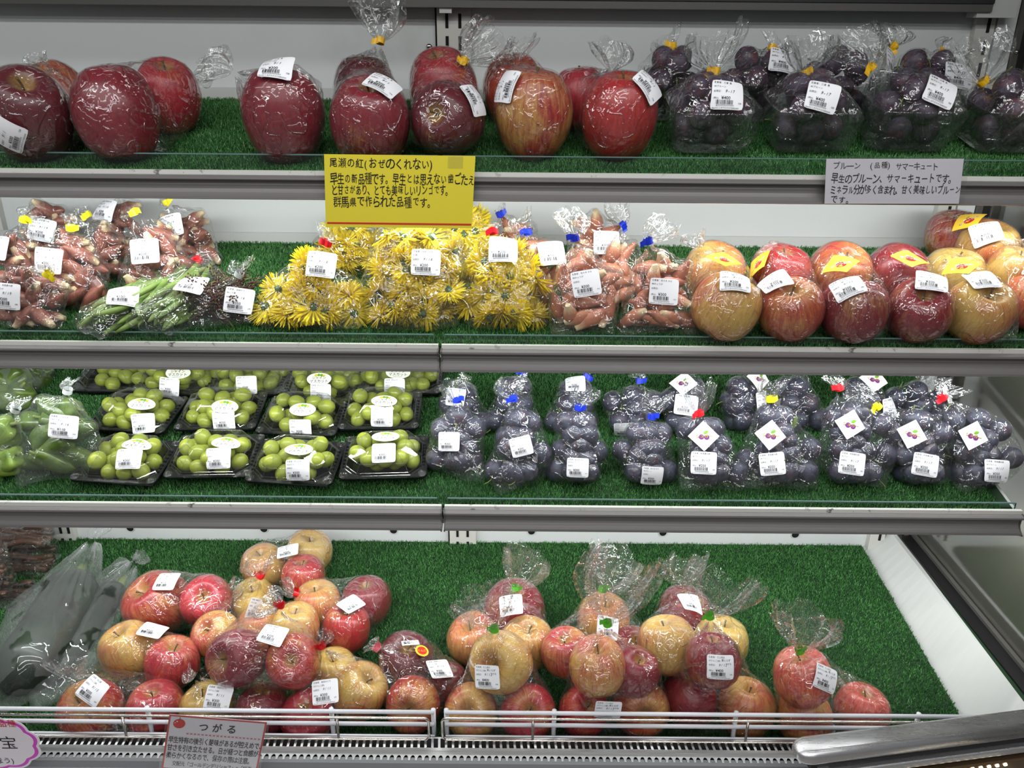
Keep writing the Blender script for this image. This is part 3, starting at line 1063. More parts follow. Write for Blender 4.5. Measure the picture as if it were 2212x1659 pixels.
def text_fit(s, x0, x1, yc, h, bold=0.0, shear=0.0, jitter=0.0, seed=0):
    """writing laid from x0 to x1 (None: natural width) centred at yc, letter height h"""
    if jitter:
        r = random.Random(seed + len(s))
        VV, FF, b, x = [], [], 0, 0.0
        for ch in s:
            if ch == ' ':
                x += 0.5
                continue
            V, Fs = text_poly(ch, bold, shear)
            if not len(V):
                x += 1
                continue
            wch = 1.0 if ord(ch) > 255 else float(V[:, 0].max()) + 0.12
            k = r.uniform(1 - jitter * 1.6, 1 + jitter)
            a = r.uniform(-jitter, jitter) * 0.7
            c = V.mean(0)
            Q = (V - c) * np.array([k * r.uniform(.88, 1.06), k])
            Q = Q @ np.array([[math.cos(a), math.sin(a)], [-math.sin(a), math.cos(a)]]) + c + np.array([x, r.uniform(-jitter, jitter) * 0.5])
            VV.append(Q)
            FF += [tuple(b + i for i in f) for f in Fs]
            b += len(Q)
            x += wch * (0.93 if ord(ch) > 255 else 1.0)
        V, Fs = np.concatenate(VV), FF
    else:
        V, Fs = text_poly(s, bold, shear)
    V = V.copy()
    V[:, 0] -= V[:, 0].min()
    wx = V[:, 0].max()
    sx = h if x1 is None else (x1 - x0) / wx
    V = np.stack([x0 + V[:, 0] * sx, yc + (V[:, 1] - 0.36) * h], 1)
    return V, Fs


def rects(rs):
    V, Fs = [], []
    for x0, y0, x1, y1 in rs:
        b = len(V)
        V += [(x0, y0), (x1, y0), (x1, y1), (x0, y1)]
        Fs.append((b, b + 1, b + 2, b + 3))
    return np.array(V, float), Fs


def disc(cx, cy, r, n=28, ry=None, a0=0):
    ry = ry or r
    return np.array([(cx + r * math.cos(a0 + 2 * PI * i / n), cy + ry * math.sin(a0 + 2 * PI * i / n)) for i in range(n)]), [tuple(range(n))]


def barcode(x0, x1, y0, y1, seed):
    r = random.Random(seed)
    rs, x, u = [], x0, (x1 - x0) / 68
    while x < x1 - u * 2:
        w = u * r.choice((1, 1, 1, 2, 3))
        rs.append((x, y0, min(x + w, x1), y1))
        x += w + u * r.choice((1, 1, 2, 3))
    return rects(rs)


LW, LH = 0.0435, 0.0385
LABELS = {  # producer line, goods line, hand-written date, price, code, extra hand-writing
    'punnet': ('生産者：三浦  勇', '40プルーン', '9-17', '¥400', '328', ''),
    'oze': ('生産者：三浦  勇', '32りんご(紅)', '9/1', '¥300', '328', ''),
    'ginger': ('生産者：對馬廣大朗', '88みょうが', '9/19', '¥200', '282', ''),
    'ginger_pink': ('生産者：佐々木 キセ', '88みょうが', '', '¥300', '412', ''),
    'bean': ('生産者：三浦春枝', '15インゲン', '9.15', '¥200', '', ''),
    'bean_small': ('生産者：三浦春枝', '15インゲン', '9.12', '¥150', '204', ''),
    'seed': ('生産者：岩崎ちか', '86しそ穂', '9.16', '¥350', '239', ''),
    'flower': ('生産者：古谷つえ子', '91菊', '9/18', '¥200', '135', ''),
    'tsugaru': ('生産者：對馬廣大朗', '37りんご(袋)', '9/11', '¥200', '282', ''),
    'pepper': ('生産者：三上広花', '73ピーマン', '9.16', '¥110', '506', ''),
    'grape': ('生産者：町山さや', '36ぶどう', '', '¥300', '264', ''),
    'prune': ('生産者：佐々木 キセ', '40プルーン', '', '¥300', '412', ''),
    'prune_sugar': ('生産者：對馬廣大朗', '40プルーン', '9/17', '¥250', '282', ''),
    'apple_five': ('生産者：村上勝', '32りんご(袋)', '9/15', '¥500', '328', ''),
    'apple_three': ('生産者：奥田みどり', '32りんご(袋)', '9/11', '¥300', '157', ''),
    'apple_dark': ('生産者：高橋ゆみ', '32りんご(袋)', '9/13', '¥300', '120', ''),
    'apple_four': ('生産者：三上和久', '32りんご(袋)', '9/12', '¥400', '326', '葉とらず'),
}


def label_layers(kind):
    a, b, date, price, code, extra = LABELS[kind]
    w, h = LW, LH
    L = []

    def add(s, x, y, hh, mat='ink', bold=0.0, x1=None, **k):
        if s:
            V, Fs = text_fit(s, (x - .5) * w, None if x1 is None else (x1 - .5) * w, (y - .5) * h, hh * h, bold, **k)
            L.append((mat, V, Fs))
    add(a, .06, .91, .085)
    add(b, .06, .77, .085)
    add('出荷日：', .06, .60, .08)
    add('(税込)', .06, .37, .07)
    add(price, .30, .385, .155, bold=0.006)
    add('0' + ''.join(str(random.Random(kind + 'd').randrange(10)) for _ in range(11)), .16, .125, .07, x1=.70)
    add('Beechにしめやもの.0172(80)2655', .06, .05, .062, x1=.86)
    if code:
        add(code, .84, .22, .075)
    if date:
        add(date, .42, .62, .15, 'pen', 0.004, shear=0.25, jitter=0.06, seed=3)
    if extra:
        add(extra, .52, .80, .105, 'pen', 0.004, jitter=0.10, seed=5)
        add('つがる', .66, .66, .10, 'pen', 0.004, jitter=0.10, seed=6)
    V, Fs = barcode(-.36 * w, .18 * w, -.335 * h, -.19 * h, hash_(kind))
    L.append(('ink', V, Fs))
    return L


def hash_(s):
    return sum((i + 3) * ord(c) for i, c in enumerate(s))


def star_leaf(cx, cy, ln, wd, ang):
    pts = [(ln * t, wd * math.sin(PI * t) ** 0.8 * sg) for sg, ts in ((1, np.linspace(0, 1, 8)), (-1, np.linspace(1, 0, 8)[1:-1])) for t in ts]
    c, s = math.cos(ang), math.sin(ang)
    return np.array([(cx + x * c - y * s, cy + x * s + y * c) for x, y in pts]), [tuple(range(len(pts)))]


def offset_text(L, s, x0, x1, yc, h, rim, body, bold=0.02, d=0.0):
    V, Fs = text_fit(s, x0, x1, yc, h, bold + 0.03, jitter=0.05, seed=2)
    L.append((rim, V, Fs))
    V, Fs = text_fit(s, x0, x1, yc, h, bold - 0.012, jitter=0.05, seed=2)
    L.append((body, V, Fs))


def rot45(layers):
    return layers


ST = 0.034  # half diagonal of the diamond stickers


def sugar_layers():
    L = [('stick_purple', *disc(-.006, -.003, .0068)), ('stick_purple', *disc(.007, -.004, .0066)), ('stick_green', *star_leaf(-.001, .005, .015, .004, 0.55))]
    offset_text(L, 'シュガー', -.019, .021, -.001, .0098, 'ink', 'stick_gold', 0.01)
    return L


def tsugaru_layers():
    L = [('stick_red', *disc(0, -.006, .0105, 28, .0095)), ('stem', *rects([(-.0008, .002, .0008, .008)])), ('stick_green', *star_leaf(0, .007, .009, .0022, 0.3))]
    offset_text(L, 'サンつがる', -.021, .021, -.004, .0085, 'white_print', 'ink', 0.012)
    V, Fs = text_fit('葉とらず', -.0085, .0085, .0035, .0048, 0.02)
    L.append(('white_print', V, Fs))
    return L


def muscat_layers():
    L = [('stick_gold', *disc(-.006, .0068, .0028)), ('stick_green', *disc(-.001, .0078, .0026)), ('stick_green', *disc(.004, .0072, .0027)), ('stick_gold', *disc(.0085, .0062, .0022))]
    L.append(('ink', *text_fit('シャイン', -.0125, .0125, .0020, .0066, 0.006)))
    L.append(('ink', *text_fit('マスカット', -.0165, .0165, -.0045, .0066, 0.006)))
    L.append(('pen', *text_fit('SHINE MUSCAT', -.0085, .0085, -.0094, .0020)))
    return L


# ------------------------------------------------------------------ decals laid on a curved surface
def surf_frame(bvh, px, py, rot_deg, fallback, w, h, half=0.02):
    """position, axes and a fitted quadratic height for a label whose centre shows at the pixel"""
    d = ray(px, py)
    hit, nrm, _, _ = bvh.ray_cast(EYE, d)
    if hit is None:
        hit, nrm, _, _ = bvh.find_nearest(fallback)
    c = Vector(hit)
    # average the normal over the label's extent
    R, U = CAMR @ Vector((1, 0, 0)), CAMR @ Vector((0, 1, 0))
    a = math.radians(rot_deg)
    ri, up = R * math.cos(a) + U * math.sin(a), -R * math.sin(a) + U * math.cos(a)
    acc = Vector(nrm) * 2
    for du in (-1, 0, 1):
        for dv in (-1, 0, 1):
            q = c + ri * (du * w * 0.42) + up * (dv * h * 0.42)
            hh, nn, _, _ = bvh.ray_cast(q - d * 0.12, d)
            if hh is not None and (Vector(hh) - c).length < max(w, h):
                acc += Vector(nn)
    n = acc.normalized()
    if n.dot(d) > -0.18:
        n = (n - d * (n.dot(d) + 0.18)).normalized()
    ux = (ri - n * ri.dot(n)).normalized()
    uy = n.cross(ux)
    if uy.dot(up) < 0:
        uy = -uy
    A, Z = [], []
    for u in np.linspace(-.5, .5, 7):
        for v in np.linspace(-.5, .5, 7):
            q = c + ux * (u * w) + uy * (v * h)
            hh, nn, _, _ = bvh.ray_cast(q + n * 0.04, -n)
            if hh is not None:
                z = (Vector(hh) - q).dot(n)
                if -0.5 * w < z < 0.02:
                    A.append((1, u * w, v * h, (u * w) ** 2, u * v * w * h, (v * h) ** 2))
                    Z.append(z)
    if len(Z) >= 12:
        A, Z = np.array(A), np.array(Z)
        k, *_ = np.linalg.lstsq(A, Z, rcond=None)
        lim = 9.0
        k[3:] = np.clip(k[3:], -lim, lim)
        k[1:3] = np.clip(k[1:3], -.35, .35)
        k[0] = float(np.max(Z - A[:, 1:] @ k[1:]))
    else:
        k = np.zeros(6)
    return c, ux, uy, n, k


def place_uv(fr, V, lift):
    c, ux, uy, n, k = fr
    u, v = V[:, 0], V[:, 1]
    z = k[0] + k[1] * u + k[2] * v + k[3] * u * u + k[4] * u * v + k[5] * v * v + lift
    return np.array(c)[None] + u[:, None] * np.array(ux)[None] + v[:, None] * np.array(uy)[None] + z[:, None] * np.array(n)[None]


def grid(w, h, n=9, corner=0.0):
    us, vs = np.linspace(-.5, .5, n), np.linspace(-.5, .5, n)
    V = np.array([(u * w, v * h) for v in vs for u in us])
    if corner:
        for i in range(len(V)):
            if abs(abs(V[i, 0]) - w / 2) < 1e-9 and abs(abs(V[i, 1]) - h / 2) < 1e-9:
                V[i] *= 1 - corner
    Fs = [(j * n + i, j * n + i + 1, (j + 1) * n + i + 1, (j + 1) * n + i) for j in range(n - 1) for i in range(n - 1)]
    return V, Fs


def diamond(r, n=9):
    V, Fs = grid(r * 1.15, r * 1.15, n)
    c = math.sqrt(.5)
    return np.stack([(V[:, 0] - V[:, 1]) * c, (V[:, 0] + V[:, 1]) * c], 1), Fs


def oval(rx, ry, n=36, rings=5):
    V = [(0, 0)]
    Fs = []
    for j in range(1, rings + 1):
        V += [(rx * j / rings * math.cos(2 * PI * i / n), ry * j / rings * math.sin(2 * PI * i / n)) for i in range(n)]
    for i in range(n):
        Fs.append((0, 1 + i, 1 + (i + 1) % n))
        for j in range(rings - 1):
            a, b = 1 + j * n, 1 + (j + 1) * n
            Fs.append((a + i, b + i, b + (i + 1) % n, a + (i + 1) % n))
    return np.array(V), Fs


_LAY = {}


def decal(parent, M0, fr, base, base_mat, layers, name, inkname='printing', lift=0.0016, th=0.0005):
    V, Fs = base
    mb = MB()
    top = place_uv(fr, V, lift)
    bot = place_uv(fr, V, lift - th)
    n = len(V)
    mb.add(top, Fs)
    mb.add(bot, [tuple(reversed(f)) for f in Fs])
    o = recess(mb, name, M[base_mat], parent, M0, True)
    mats = []
    mb = MB()
    for i, (mat, V, Fs) in enumerate(layers):
        if mat not in mats:
            mats.append(mat)
        mb.add(place_uv(fr, V, lift + 0.00022 + 0.00006 * i), Fs, mats.index(mat))
    recess(mb, inkname, [M[x] for x in mats], o, M0)
    return o


LSC = {'punnet': 1.05, 'oze': 1.05, 'grape': .87, 'prune': .80, 'prune_sugar': .93, 'apple_four': .94, 'apple_three': .94, 'apple_five': .96, 'apple_dark': .94, 'pepper': .98}


def price_label(parent, M0, bvh, kind, px, py, rot, fallback):
    k = LSC.get(kind, 1.0)
    if kind not in _LAY:
        _LAY[kind] = [(m, V * k, Fs) for m, V, Fs in label_layers(kind)]
    fr = surf_frame(bvh, px, py, rot, fallback, LW * k, LH * k)
    return decal(parent, M0, fr, grid(LW * k, LH * k, 9, 0.05), 'paper', _LAY[kind], 'price_label')


def sticker(parent, M0, bvh, kind, px, py, rot, fallback):
    if kind == 'sugar':
        fr = surf_frame(bvh, px, py, rot, fallback, .036, .036)
        return decal(parent, M0, fr, diamond(.0305), 'white_print', _LAY.setdefault('_s', [(m, V * .64, Fs) for m, V, Fs in sugar_layers()]), 'sticker', lift=0.0018)
    if kind == 'tsugaru':
        fr = surf_frame(bvh, px, py, rot, fallback, .04, .04)
        return decal(parent, M0, fr, diamond(.0345), 'stick_yellow', _LAY.setdefault('_t', [(m, V * .74, Fs) for m, V, Fs in tsugaru_layers()]), 'sticker', lift=0.0018)
    if kind == 'muscat':
        fr = surf_frame(bvh, px, py, rot, fallback, .046, .030)
        return decal(parent, M0, fr, oval(.0225, .0125), 'stick_oval', _LAY.setdefault('_m', muscat_layers()), 'sticker', lift=0.0020)
    if kind == 'strip':
        fr = surf_frame(bvh, px, py, rot, fallback, .03, .01)
        L = [('ink', *text_fit('葉取らず', -.013, .013, 0, .0062, 0.02))]
        return decal(parent, M0, fr, grid(.031, .0095, 5), 'paper', L, 'sticker', lift=0.0018)
    if kind == 'round':
        fr = surf_frame(bvh, px, py, rot, fallback, .024, .024)
        L = [('stick_red', *disc(0, 0, .0085)), ('stick_gold', *text_fit('りんご', -.0072, .0072, 0, .005, 0.01))]
        return decal(parent, M0, fr, oval(.0118, .0118, 28, 3), 'stick_gold', L, 'sticker', lift=0.0018)


# ------------------------------------------------------------------ clear bags
def sphere_pts(c, r, n=60):
    i = np.arange(n) + .5
    ph = np.arccos(1 - 2 * i / n)
    th = PI * (1 + 5 ** .5) * i
    return np.array(c)[None] + r * np.stack([np.cos(th) * np.sin(ph), np.sin(th) * np.sin(ph), np.cos(ph)], 1)


def hull_bvh(pts):
    import bmesh
    bm = bmesh.new()
    for p in pts:
        bm.verts.new(p)
    r = bmesh.ops.convex_hull(bm, input=bm.verts)
    for g in (r['geom_interior'], r['geom_unused']):
        bmesh.ops.delete(bm, geom=[e for e in g if isinstance(e, bmesh.types.BMVert) and e.is_valid], context='VERTS')
    bmesh.ops.recalc_face_normals(bm, faces=bm.faces)
    b = BVHTree.FromBMesh(bm)
    bm.free()
    return b


def smooth_wave(P, seed, f):
    r = np.random.default_rng(seed)
    h = np.zeros(len(P))
    for i in range(7):
        k = r.normal(size=3)
        k *= f * r.uniform(.6, 1.7) / np.linalg.norm(k)
        k2 = r.normal(size=3) * f * .5
        s = np.sin(P @ k + r.uniform(0, 6.28) + 1.6 * np.sin(P @ k2 + r.uniform(0, 6.28)))
        h += (1 - np.abs(s)) ** 2.5
    return h / 7


BAGS = []


def bag(k, label, cat, group, fruits, tie, tail=None, color='yellow', ears=(), labels=(), stickers=(), film='film', tie_y=None, name='fruit_bag', margin=0.0022, sag=0.30, extra=(), neck=0.0055, tab=1):
    """fruits: [(centre, radius)]; tie: pixel of the gathered neck; tail: (px, py, width_m) of the loose end"""
    seed = len(BAGS) + 1
    r = np.random.default_rng(seed)
    C = np.array([np.array(f[0]) for f in fruits])
    Rr = np.array([f[1] for f in fruits])
    cen = C.mean(0)
    solids = [f[2] for f in fruits if len(f) > 2]
    pts = [sphere_pts(f[0], f[1] + margin, 70) for f in fruits if len(f) < 3]
    trees = []
    for so in solids:
        me = so.data
        V = np.empty(len(me.vertices) * 3, np.float32)
        me.vertices.foreach_get('co', V)
        Nn = np.empty(len(me.vertices) * 3, np.float32)
        me.vertices.foreach_get('normal', Nn)
        mw = np.array(so.matrix_basis)
        V = V.reshape(-1, 3) @ mw[:3, :3].T + mw[:3, 3]
        Nn = Nn.reshape(-1, 3) @ mw[:3, :3].T
        Nn /= np.linalg.norm(Nn, axis=1)[:, None] + 1e-9
        pts.append((V + Nn * (margin + .0016))[::2])
        trees.append(BVHTree.FromPolygons([tuple(v) for v in V], [tuple(p.vertices) for p in me.polygons]))
    if tie_y is None:
        tie_y = cen[1] - 0.01
    T = at_depth(tie[0], tie[1], tie_y)
    Tn = np.array(T)
    ax = Tn - cen
    ax /= np.linalg.norm(ax)
    for e in ears:
        y = e[2] if len(e) > 2 else cen[1] - Rr.mean() * .5
        p = at_depth(e[0], e[1], y)
        if p.z < bed_z(k, p.y) + 0.002:
            p = on_bed(k, e[0], e[1], 0.002)
        pts.append(np.array(p)[None])
    for e in extra:
        pts.append(np.array(e)[None])
    o1 = np.cross(ax, (0, 1, 0.2))
    o1 /= np.linalg.norm(o1)
    o2 = np.cross(ax, o1)
    pts.append(np.array([Tn - ax * .004 + neck * (math.cos(a) * o1 + math.sin(a) * o2) for a in np.linspace(0, 2 * PI, 9)[:-1]]))
    P = np.concatenate(pts)
    bvh = hull_bvh([tuple(p) for p in P])
    # film sampled on directions around the contents' centre, pole at the neck
    nth, nph = 84, 44
    dist = np.linalg.norm(Tn - cen)
    ph0 = math.atan2(neck, dist)
    ph = ph0 + (PI - 0.02 - ph0) * (np.linspace(0, 1, nph) ** 1.25)
    th = np.linspace(0, 2 * PI, nth, endpoint=False)
    PH, TH = np.meshgrid(ph, th, indexing='ij')
    D = (np.cos(PH)[..., None] * ax + np.sin(PH)[..., None] * (np.cos(TH)[..., None] * o1 + np.sin(TH)[..., None] * o2)).reshape(-1, 3)
    rad = np.empty(len(D))
    cv = Vector(cen)
    for i in range(len(D)):
        h, _, _, dd = bvh.ray_cast(cv, Vector(D[i]))
        rad[i] = dd if h is not None else dist
    Vt = cen + D * rad[:, None]
    free = np.full(len(D), 1.0)
    for f in fruits:
        if len(f) < 3:
            free = np.minimum(free, np.linalg.norm(Vt - np.array(f[0]), axis=1) - f[1])
    for tr in trees:
        dd = np.array([tr.find_nearest(Vector(v), .1)[3] or .1 for v in Vt])
        free = np.minimum(free, dd)
    free = np.clip(free - 0.0006, 0, 0.06)
    phf, thf = PH.ravel(), TH.ravel()
    wneck = np.exp(-(phf - ph0) / 0.42)
    nple = int(r.integers(9, 14))
    pl = np.abs(np.sin(thf * nple / 2 + 1.3 * np.sin(thf * 2 + r.uniform(0, 6)) + 0.5 * np.sin(phf * 5)))
    cre = smooth_wave(Vt, seed, 95)
    cre2 = smooth_wave(Vt, seed + 500, 210)
    ins = free * sag * (0.75 + 0.5 * np.sin(thf * 3 + seed)) * (1 - .5 * wneck)
    ins = ins + np.minimum(free * .8, wneck * 0.30 * rad * pl * (0.25 + np.sin(np.clip(phf, 0, PI / 2))))
    ins = ins + np.minimum(free * .55, 0.0075 * cre) + np.minimum(free * .35, 0.0030 * cre2)
    ins = np.minimum(ins, free * .93)
    rad = np.maximum(rad - ins, 0.0022)
    Vt = cen + D * rad[:, None]
    zb = bed_z(k, Vt[:, 1]) + 0.0012
    low = Vt[:, 2] < zb
    Vt[low, 2] = zb[low]
    mb = MB()
    Fs = [(i * nth + j, i * nth + (j + 1) % nth, (i + 1) * nth + (j + 1) % nth, (i + 1) * nth + j) for i in range(nph - 1) for j in range(nth)]
    mb.add(Vt, Fs)
    b = len(mb.v)
    mb.v.append(tuple(cen + (Vt[-nth:].mean(0) - cen)))
    for j in range(nth):
        mb.f.append(((nph - 1) * nth + j, (nph - 1) * nth + (j + 1) % nth, b))
        mb.m.append(0)
    # loose end of the bag above the tie
    if tail:
        E = at_depth(tail[0], tail[1], tie_y + (tail[3] if len(tail) > 3 else 0.004))
        En = np.array(E)
        ta = En - Tn
        ln = np.linalg.norm(ta)
        ta /= ln
        view = Tn - np.array(EYE)
        view /= np.linalg.norm(view)
        s1 = np.cross(ta, view)
        s1 /= np.linalg.norm(s1)
        s2 = np.cross(ta, s1)
        nt, ns = 64, 18
        npl = int(r.integers(5, 9))
        p1, p2, p3 = r.uniform(0, 6.28, 3)
        for i in range(ns):
            u = i / (ns - 1)
            wid = neck * .8 + (tail[2] / 2 - neck * .8) * (1 - (1 - u) ** 2.0) * (1 - .12 * u * u)
            thick = neck * .8 + (0.22 * tail[2]) * (u ** .8) * (1 - .35 * u)
            bend = 0.012 * math.sin(u * 2.2 + p1) * u
            for j in range(nt):
                a = 2 * PI * j / nt
                f = 1 + (.10 + .34 * (1 - u)) * math.sin(npl * a + p2 + 1.2 * u) + .16 * math.sin((npl * 2 + 1) * a + p3 + 2.5 * u)
                rag = (1 + .13 * math.sin(2 * a + p1) + .09 * math.sin(5 * a + p3)) if u > .5 else 1
                q = Tn + ta * (u * ln * (1 + (rag - 1) * (u - .5) * 2 if u > .5 else u * ln / max(u * ln, 1e-9))) + s1 * (wid * math.cos(a) * f + bend) + s2 * (thick * math.sin(a) * f)
                mb.v.append(tuple(q))
        b2 = b + 1
        for i in range(ns - 1):
            for j in range(nt):
                j2 = (j + 1) % nt
                mb.f.append((b2 + i * nt + j, b2 + i * nt + j2, b2 + (i + 1) * nt + j2, b2 + (i + 1) * nt + j))
                mb.m.append(0)
        # join neck to tail
    base = Vector((cen[0], cen[1], bed_z(k, cen[1])))
    M0 = Matrix.Translation(base)
    inv = -base
    mb.v = [tuple(Vector(v) + inv) for v in mb.v]
    o = obj(name, mb.mesh(name, M[film], True))
    o.location = base
    tag(o, label, cat, group)
    # tape round the neck with a folded tab
    if color:
        tb = MB()
        rr = neck * 1.28
        ring, m = [], 20
        for w in (-.0042, .0042):
            ring.append([Tn + ax * w + rr * (math.cos(2 * PI * j / m) * o1 + math.sin(2 * PI * j / m) * o2) for j in range(m)])
        tb.add(ring[0] + ring[1], [(j, (j + 1) % m, m + (j + 1) % m, m + j) for j in range(m)])
        right = np.array(CAMR @ Vector((1, 0, 0)))
        sdir = right - ax * right.dot(ax)
        sdir /= np.linalg.norm(sdir)
        toward = np.array((EYE - T).normalized())
        sg = -1 if r.random() < .5 else 1
        if tab:
            q0 = Tn + toward * rr * .9
            L1 = 0.016
            prv = []
            for i in range(6):
                u = i / 5
                c = q0 + sdir * sg * (L1 * u - 0.004) + toward * (0.0022 * math.sin(u * 5 + seed)) + ax * (0.003 * math.sin(u * 3 + seed * 2))
                prv += [tuple(c - ax * .0043), tuple(c + ax * .0043), tuple(c + ax * .0043 + toward * .0007), tuple(c - ax * .0043 + toward * .0007)]
            fs = []
            for i in range(5):
                for q in range(4):
                    fs.append((i * 4 + q, i * 4 + (q + 1) % 4, i * 4 + 4 + (q + 1) % 4, i * 4 + 4 + q))
            fs += [(0, 1, 2, 3), (20, 21, 22, 23)]
            tb.add(prv, fs)
        tp = recess(tb, 'tie_tape', M['tie_' + color], o, M0, False)
    for lb in labels:
        price_label(o, M0, bvh, lb[0], lb[1], lb[2], lb[3] if len(lb) > 3 else 0, cv)
    for s in stickers:
        sticker(o, M0, bvh, s[0], s[1], s[2], s[3] if len(s) > 3 else 0, cv)
    BAGS.append(o)
    return o


# ------------------------------------------------------------------ apples
LAID = []
RED = {'deep': srgb(132, 20, 38), 'dark': srgb(96, 14, 30), 'rose': srgb(190, 44, 58), 'red': srgb(176, 34, 36), 'orange': srgb(198, 78, 50), 'coral': srgb(206, 84, 70)}


def apple(k, px, py, wpx, label, group=None, tint='red', cover=0.5, shape='round', rot=None, lift=None, y=None):
    r = 0.045
    hk = 0.90 if shape == 'round' else 1.04
    size = lambda c: wpx / 2 * depth_of(c) / F_PX
    for _ in range(4):
        if y is not None:
            c = at_depth(px, py, y)
        else:
            c = on_bed(k, px, py, r * hk if lift is None else lift)
        r = size(c)
        if c.z < bed_z(k, c.y) + r * hk:                 # never sunk into the turf
            for _ in range(3):
                c = on_bed(k, px, py, r * hk)
                r = size(c)
    # keep clear of the apples already laid: slide along the line of sight
    y0, best = c.y, None
    for dy in [0] + [s * i * .005 for i in range(1, 15) for s in (-1, 1)]:
        c1 = at_depth(px, py, y0 + dy)
        r1 = size(c1)
        if c1.y < {1: 1.190, 2: 1.150, 4: 0.962}[k] or c1.z < bed_z(k, c1.y) + r1 * hk * .97 or c1.y > YB - r1:
            if dy:
                continue
        ov = sum(max(0.0, (r1 + q) * .955 - (c1 - p).length) for p, q in LAID)
        if best is None or ov < best[0] - .0015:
            best = (ov, c1, r1)
        if ov < .001:
            break
    _, c, r = best
    LAID.append((c, r))
    sd = int(px * 7 + py)
    q = random.Random(sd)
    o = obj('apple', APM[shape, sd % 2])
    if rot is None:
        rot = (q.uniform(-38, 8), q.uniform(-16, 16))
    E = Matrix.Rotation(math.radians(rot[0]), 4, 'X').to_3x3() if False else None
    # tilt about the view: first lean towards (-) or away from the viewer, then sideways, spin about own axis
    Mx = Matrix.Rotation(math.radians(-rot[0]), 4, 'X') @ Matrix.Rotation(math.radians(rot[1]), 4, 'Y') @ Matrix.Rotation(q.uniform(0, 6.28), 4, 'Z')
    o.matrix_basis = Matrix.Translation(c) @ Mx @ Matrix.Scale(r, 4)
    rgb = RED[tint]
    j = q.uniform(.9, 1.1)
    o.color = (rgb[0] * j, rgb[1] * j, rgb[2] * j, cover)
    tag(o, label, 'apple', group)
    s = obj('stem', STEM_M[shape], o)
    return (np.array(c), r, o)


# ------------------------------------------------------------------ loose packing of small things inside a bag
def pack(n, r, w, h, d, prof, seed, grav=0.0004, it=220):
    """centres (x, u, v) of n balls of radius r in a bag w wide, h tall, d deep (x across, u up, v depth)"""
    q = np.random.default_rng(seed)
    X = np.stack([q.uniform(-.4, .4, n) * w, q.uniform(.08, .95, n) * h, q.uniform(-.35, .35, n) * d], 1)
    for step in range(it):
        D = X[:, None] - X[None]
        L = np.linalg.norm(D, axis=2) + np.eye(n)
        ov = np.clip(2 * r - L, 0, None) * (1 - np.eye(n))
        X += (D / L[..., None] * (ov * .30)[..., None]).sum(1)
        if step < it - 60:
            X[:, 1] -= grav
        u = np.clip(X[:, 1] / h, 0, 1)
        pw = np.interp(u, [p[0] for p in prof], [p[1] for p in prof])
        ax_, bx = np.maximum(w / 2 * pw - r, 1e-4), np.maximum(d / 2 * pw - r, 1e-4)
        e = (np.abs(X[:, 0] / ax_) ** 3 + np.abs(X[:, 2] / bx) ** 3) ** (1 / 3)
        s = np.where(e > 1, 1 / np.maximum(e, 1e-6), 1)
        X[:, 0] *= s
        X[:, 2] *= s
        X[:, 1] = np.clip(X[:, 1], r, h - r)
    return X


PROF = [(0, .92), (.25, 1.0), (.6, .95), (1, .62)]


def bag_frame(k, xc, yb_px, wpx, yt_px, d, lean=18, front=None):
    """local frame of a bag: base centre on the bed, up vector leaning back; returns (B, U, V, w, h)"""
    F = on_bed(k, xc, yb_px, 0.0) if front is None else Vector((at_depth(xc, 900, front).x, front, bed_z(k, front)))
    if front is not None:
        dd = ray(xc, yt_px)
        F.x = dd.x / dd.y * front
    a = math.radians(lean)
    U = Vector((0, math.sin(a), math.cos(a)))
    V = Vector((0, math.cos(a), -math.sin(a)))
    yb = F.y + d * 0.5
    B = Vector((F.x * yb / F.y, yb, bed_z(k, yb)))
    w = wpx * depth_of(B + U * 0.05) / F_PX
    # height so that the top shows at yt_px
    lo, hi = 0.02, 0.5
    for _ in range(30):
        m = (lo + hi) / 2
        if pix(B + U * m)[1] > yt_px:
            lo = m
        else:
            hi = m
    return B, U, V, w, lo


def to_world(fr, X):
    B, U, V = fr[:3]
    return [B + Vector((x[0], 0, 0)) + U * float(x[1]) + V * float(x[2]) for x in X]


def rand_rot(q, tilt=None):
    return Matrix.Rotation(q.uniform(0, 6.28), 4, 'Z') @ Matrix.Rotation(q.uniform(0, PI), 4, 'X') @ Matrix.Rotation(q.uniform(0, 6.28), 4, 'Z')


def fill_plums(k, fr, n, r, d, label, group, mesh, name, cat, seed, stems=.4, prof=PROF, hscale=1.0):
    q = random.Random(seed)
    X = pack(n, r, fr[3], fr[4] * hscale, d, prof, seed)
    out = []
    for c in to_world(fr, X):
        s = r * q.uniform(.93, .985)
        o = obj(name, mesh)
        o.matrix_basis = Matrix.Translation(c) @ rand_rot(q) @ Matrix.Scale(s, 4)
        tag(o, label, cat, group)
        if q.random() < stems:
            obj('stem', PSTEM_M, o)
        out.append((np.array(c), s))
    return out
# ------------------------------------------------------------------ top shelf: big red apples
G1 = 'large red apples on the top shelf'
GB1 = 'bags of large red apples on the top shelf'


def top_bag(desc, aps, **kw):
    fr = []
    for (pos, px, py, w, tint, cov, rot, y) in aps:
        fr.append(apple(1, px, py, w, 'large %s red apple, %s in the %s' % ({'deep': 'deep', 'dark': 'dark', 'rose': 'rosy', 'red': 'bright', 'orange': 'orange'}[tint], pos, desc), G1, tint, cov, 'tall', rot, None, y))
    nt = kw.pop('note')
    return bag(1, 'clear bag of big red apples, %s' % nt, 'bag', GB1, fr, name='apple_bag', **kw)


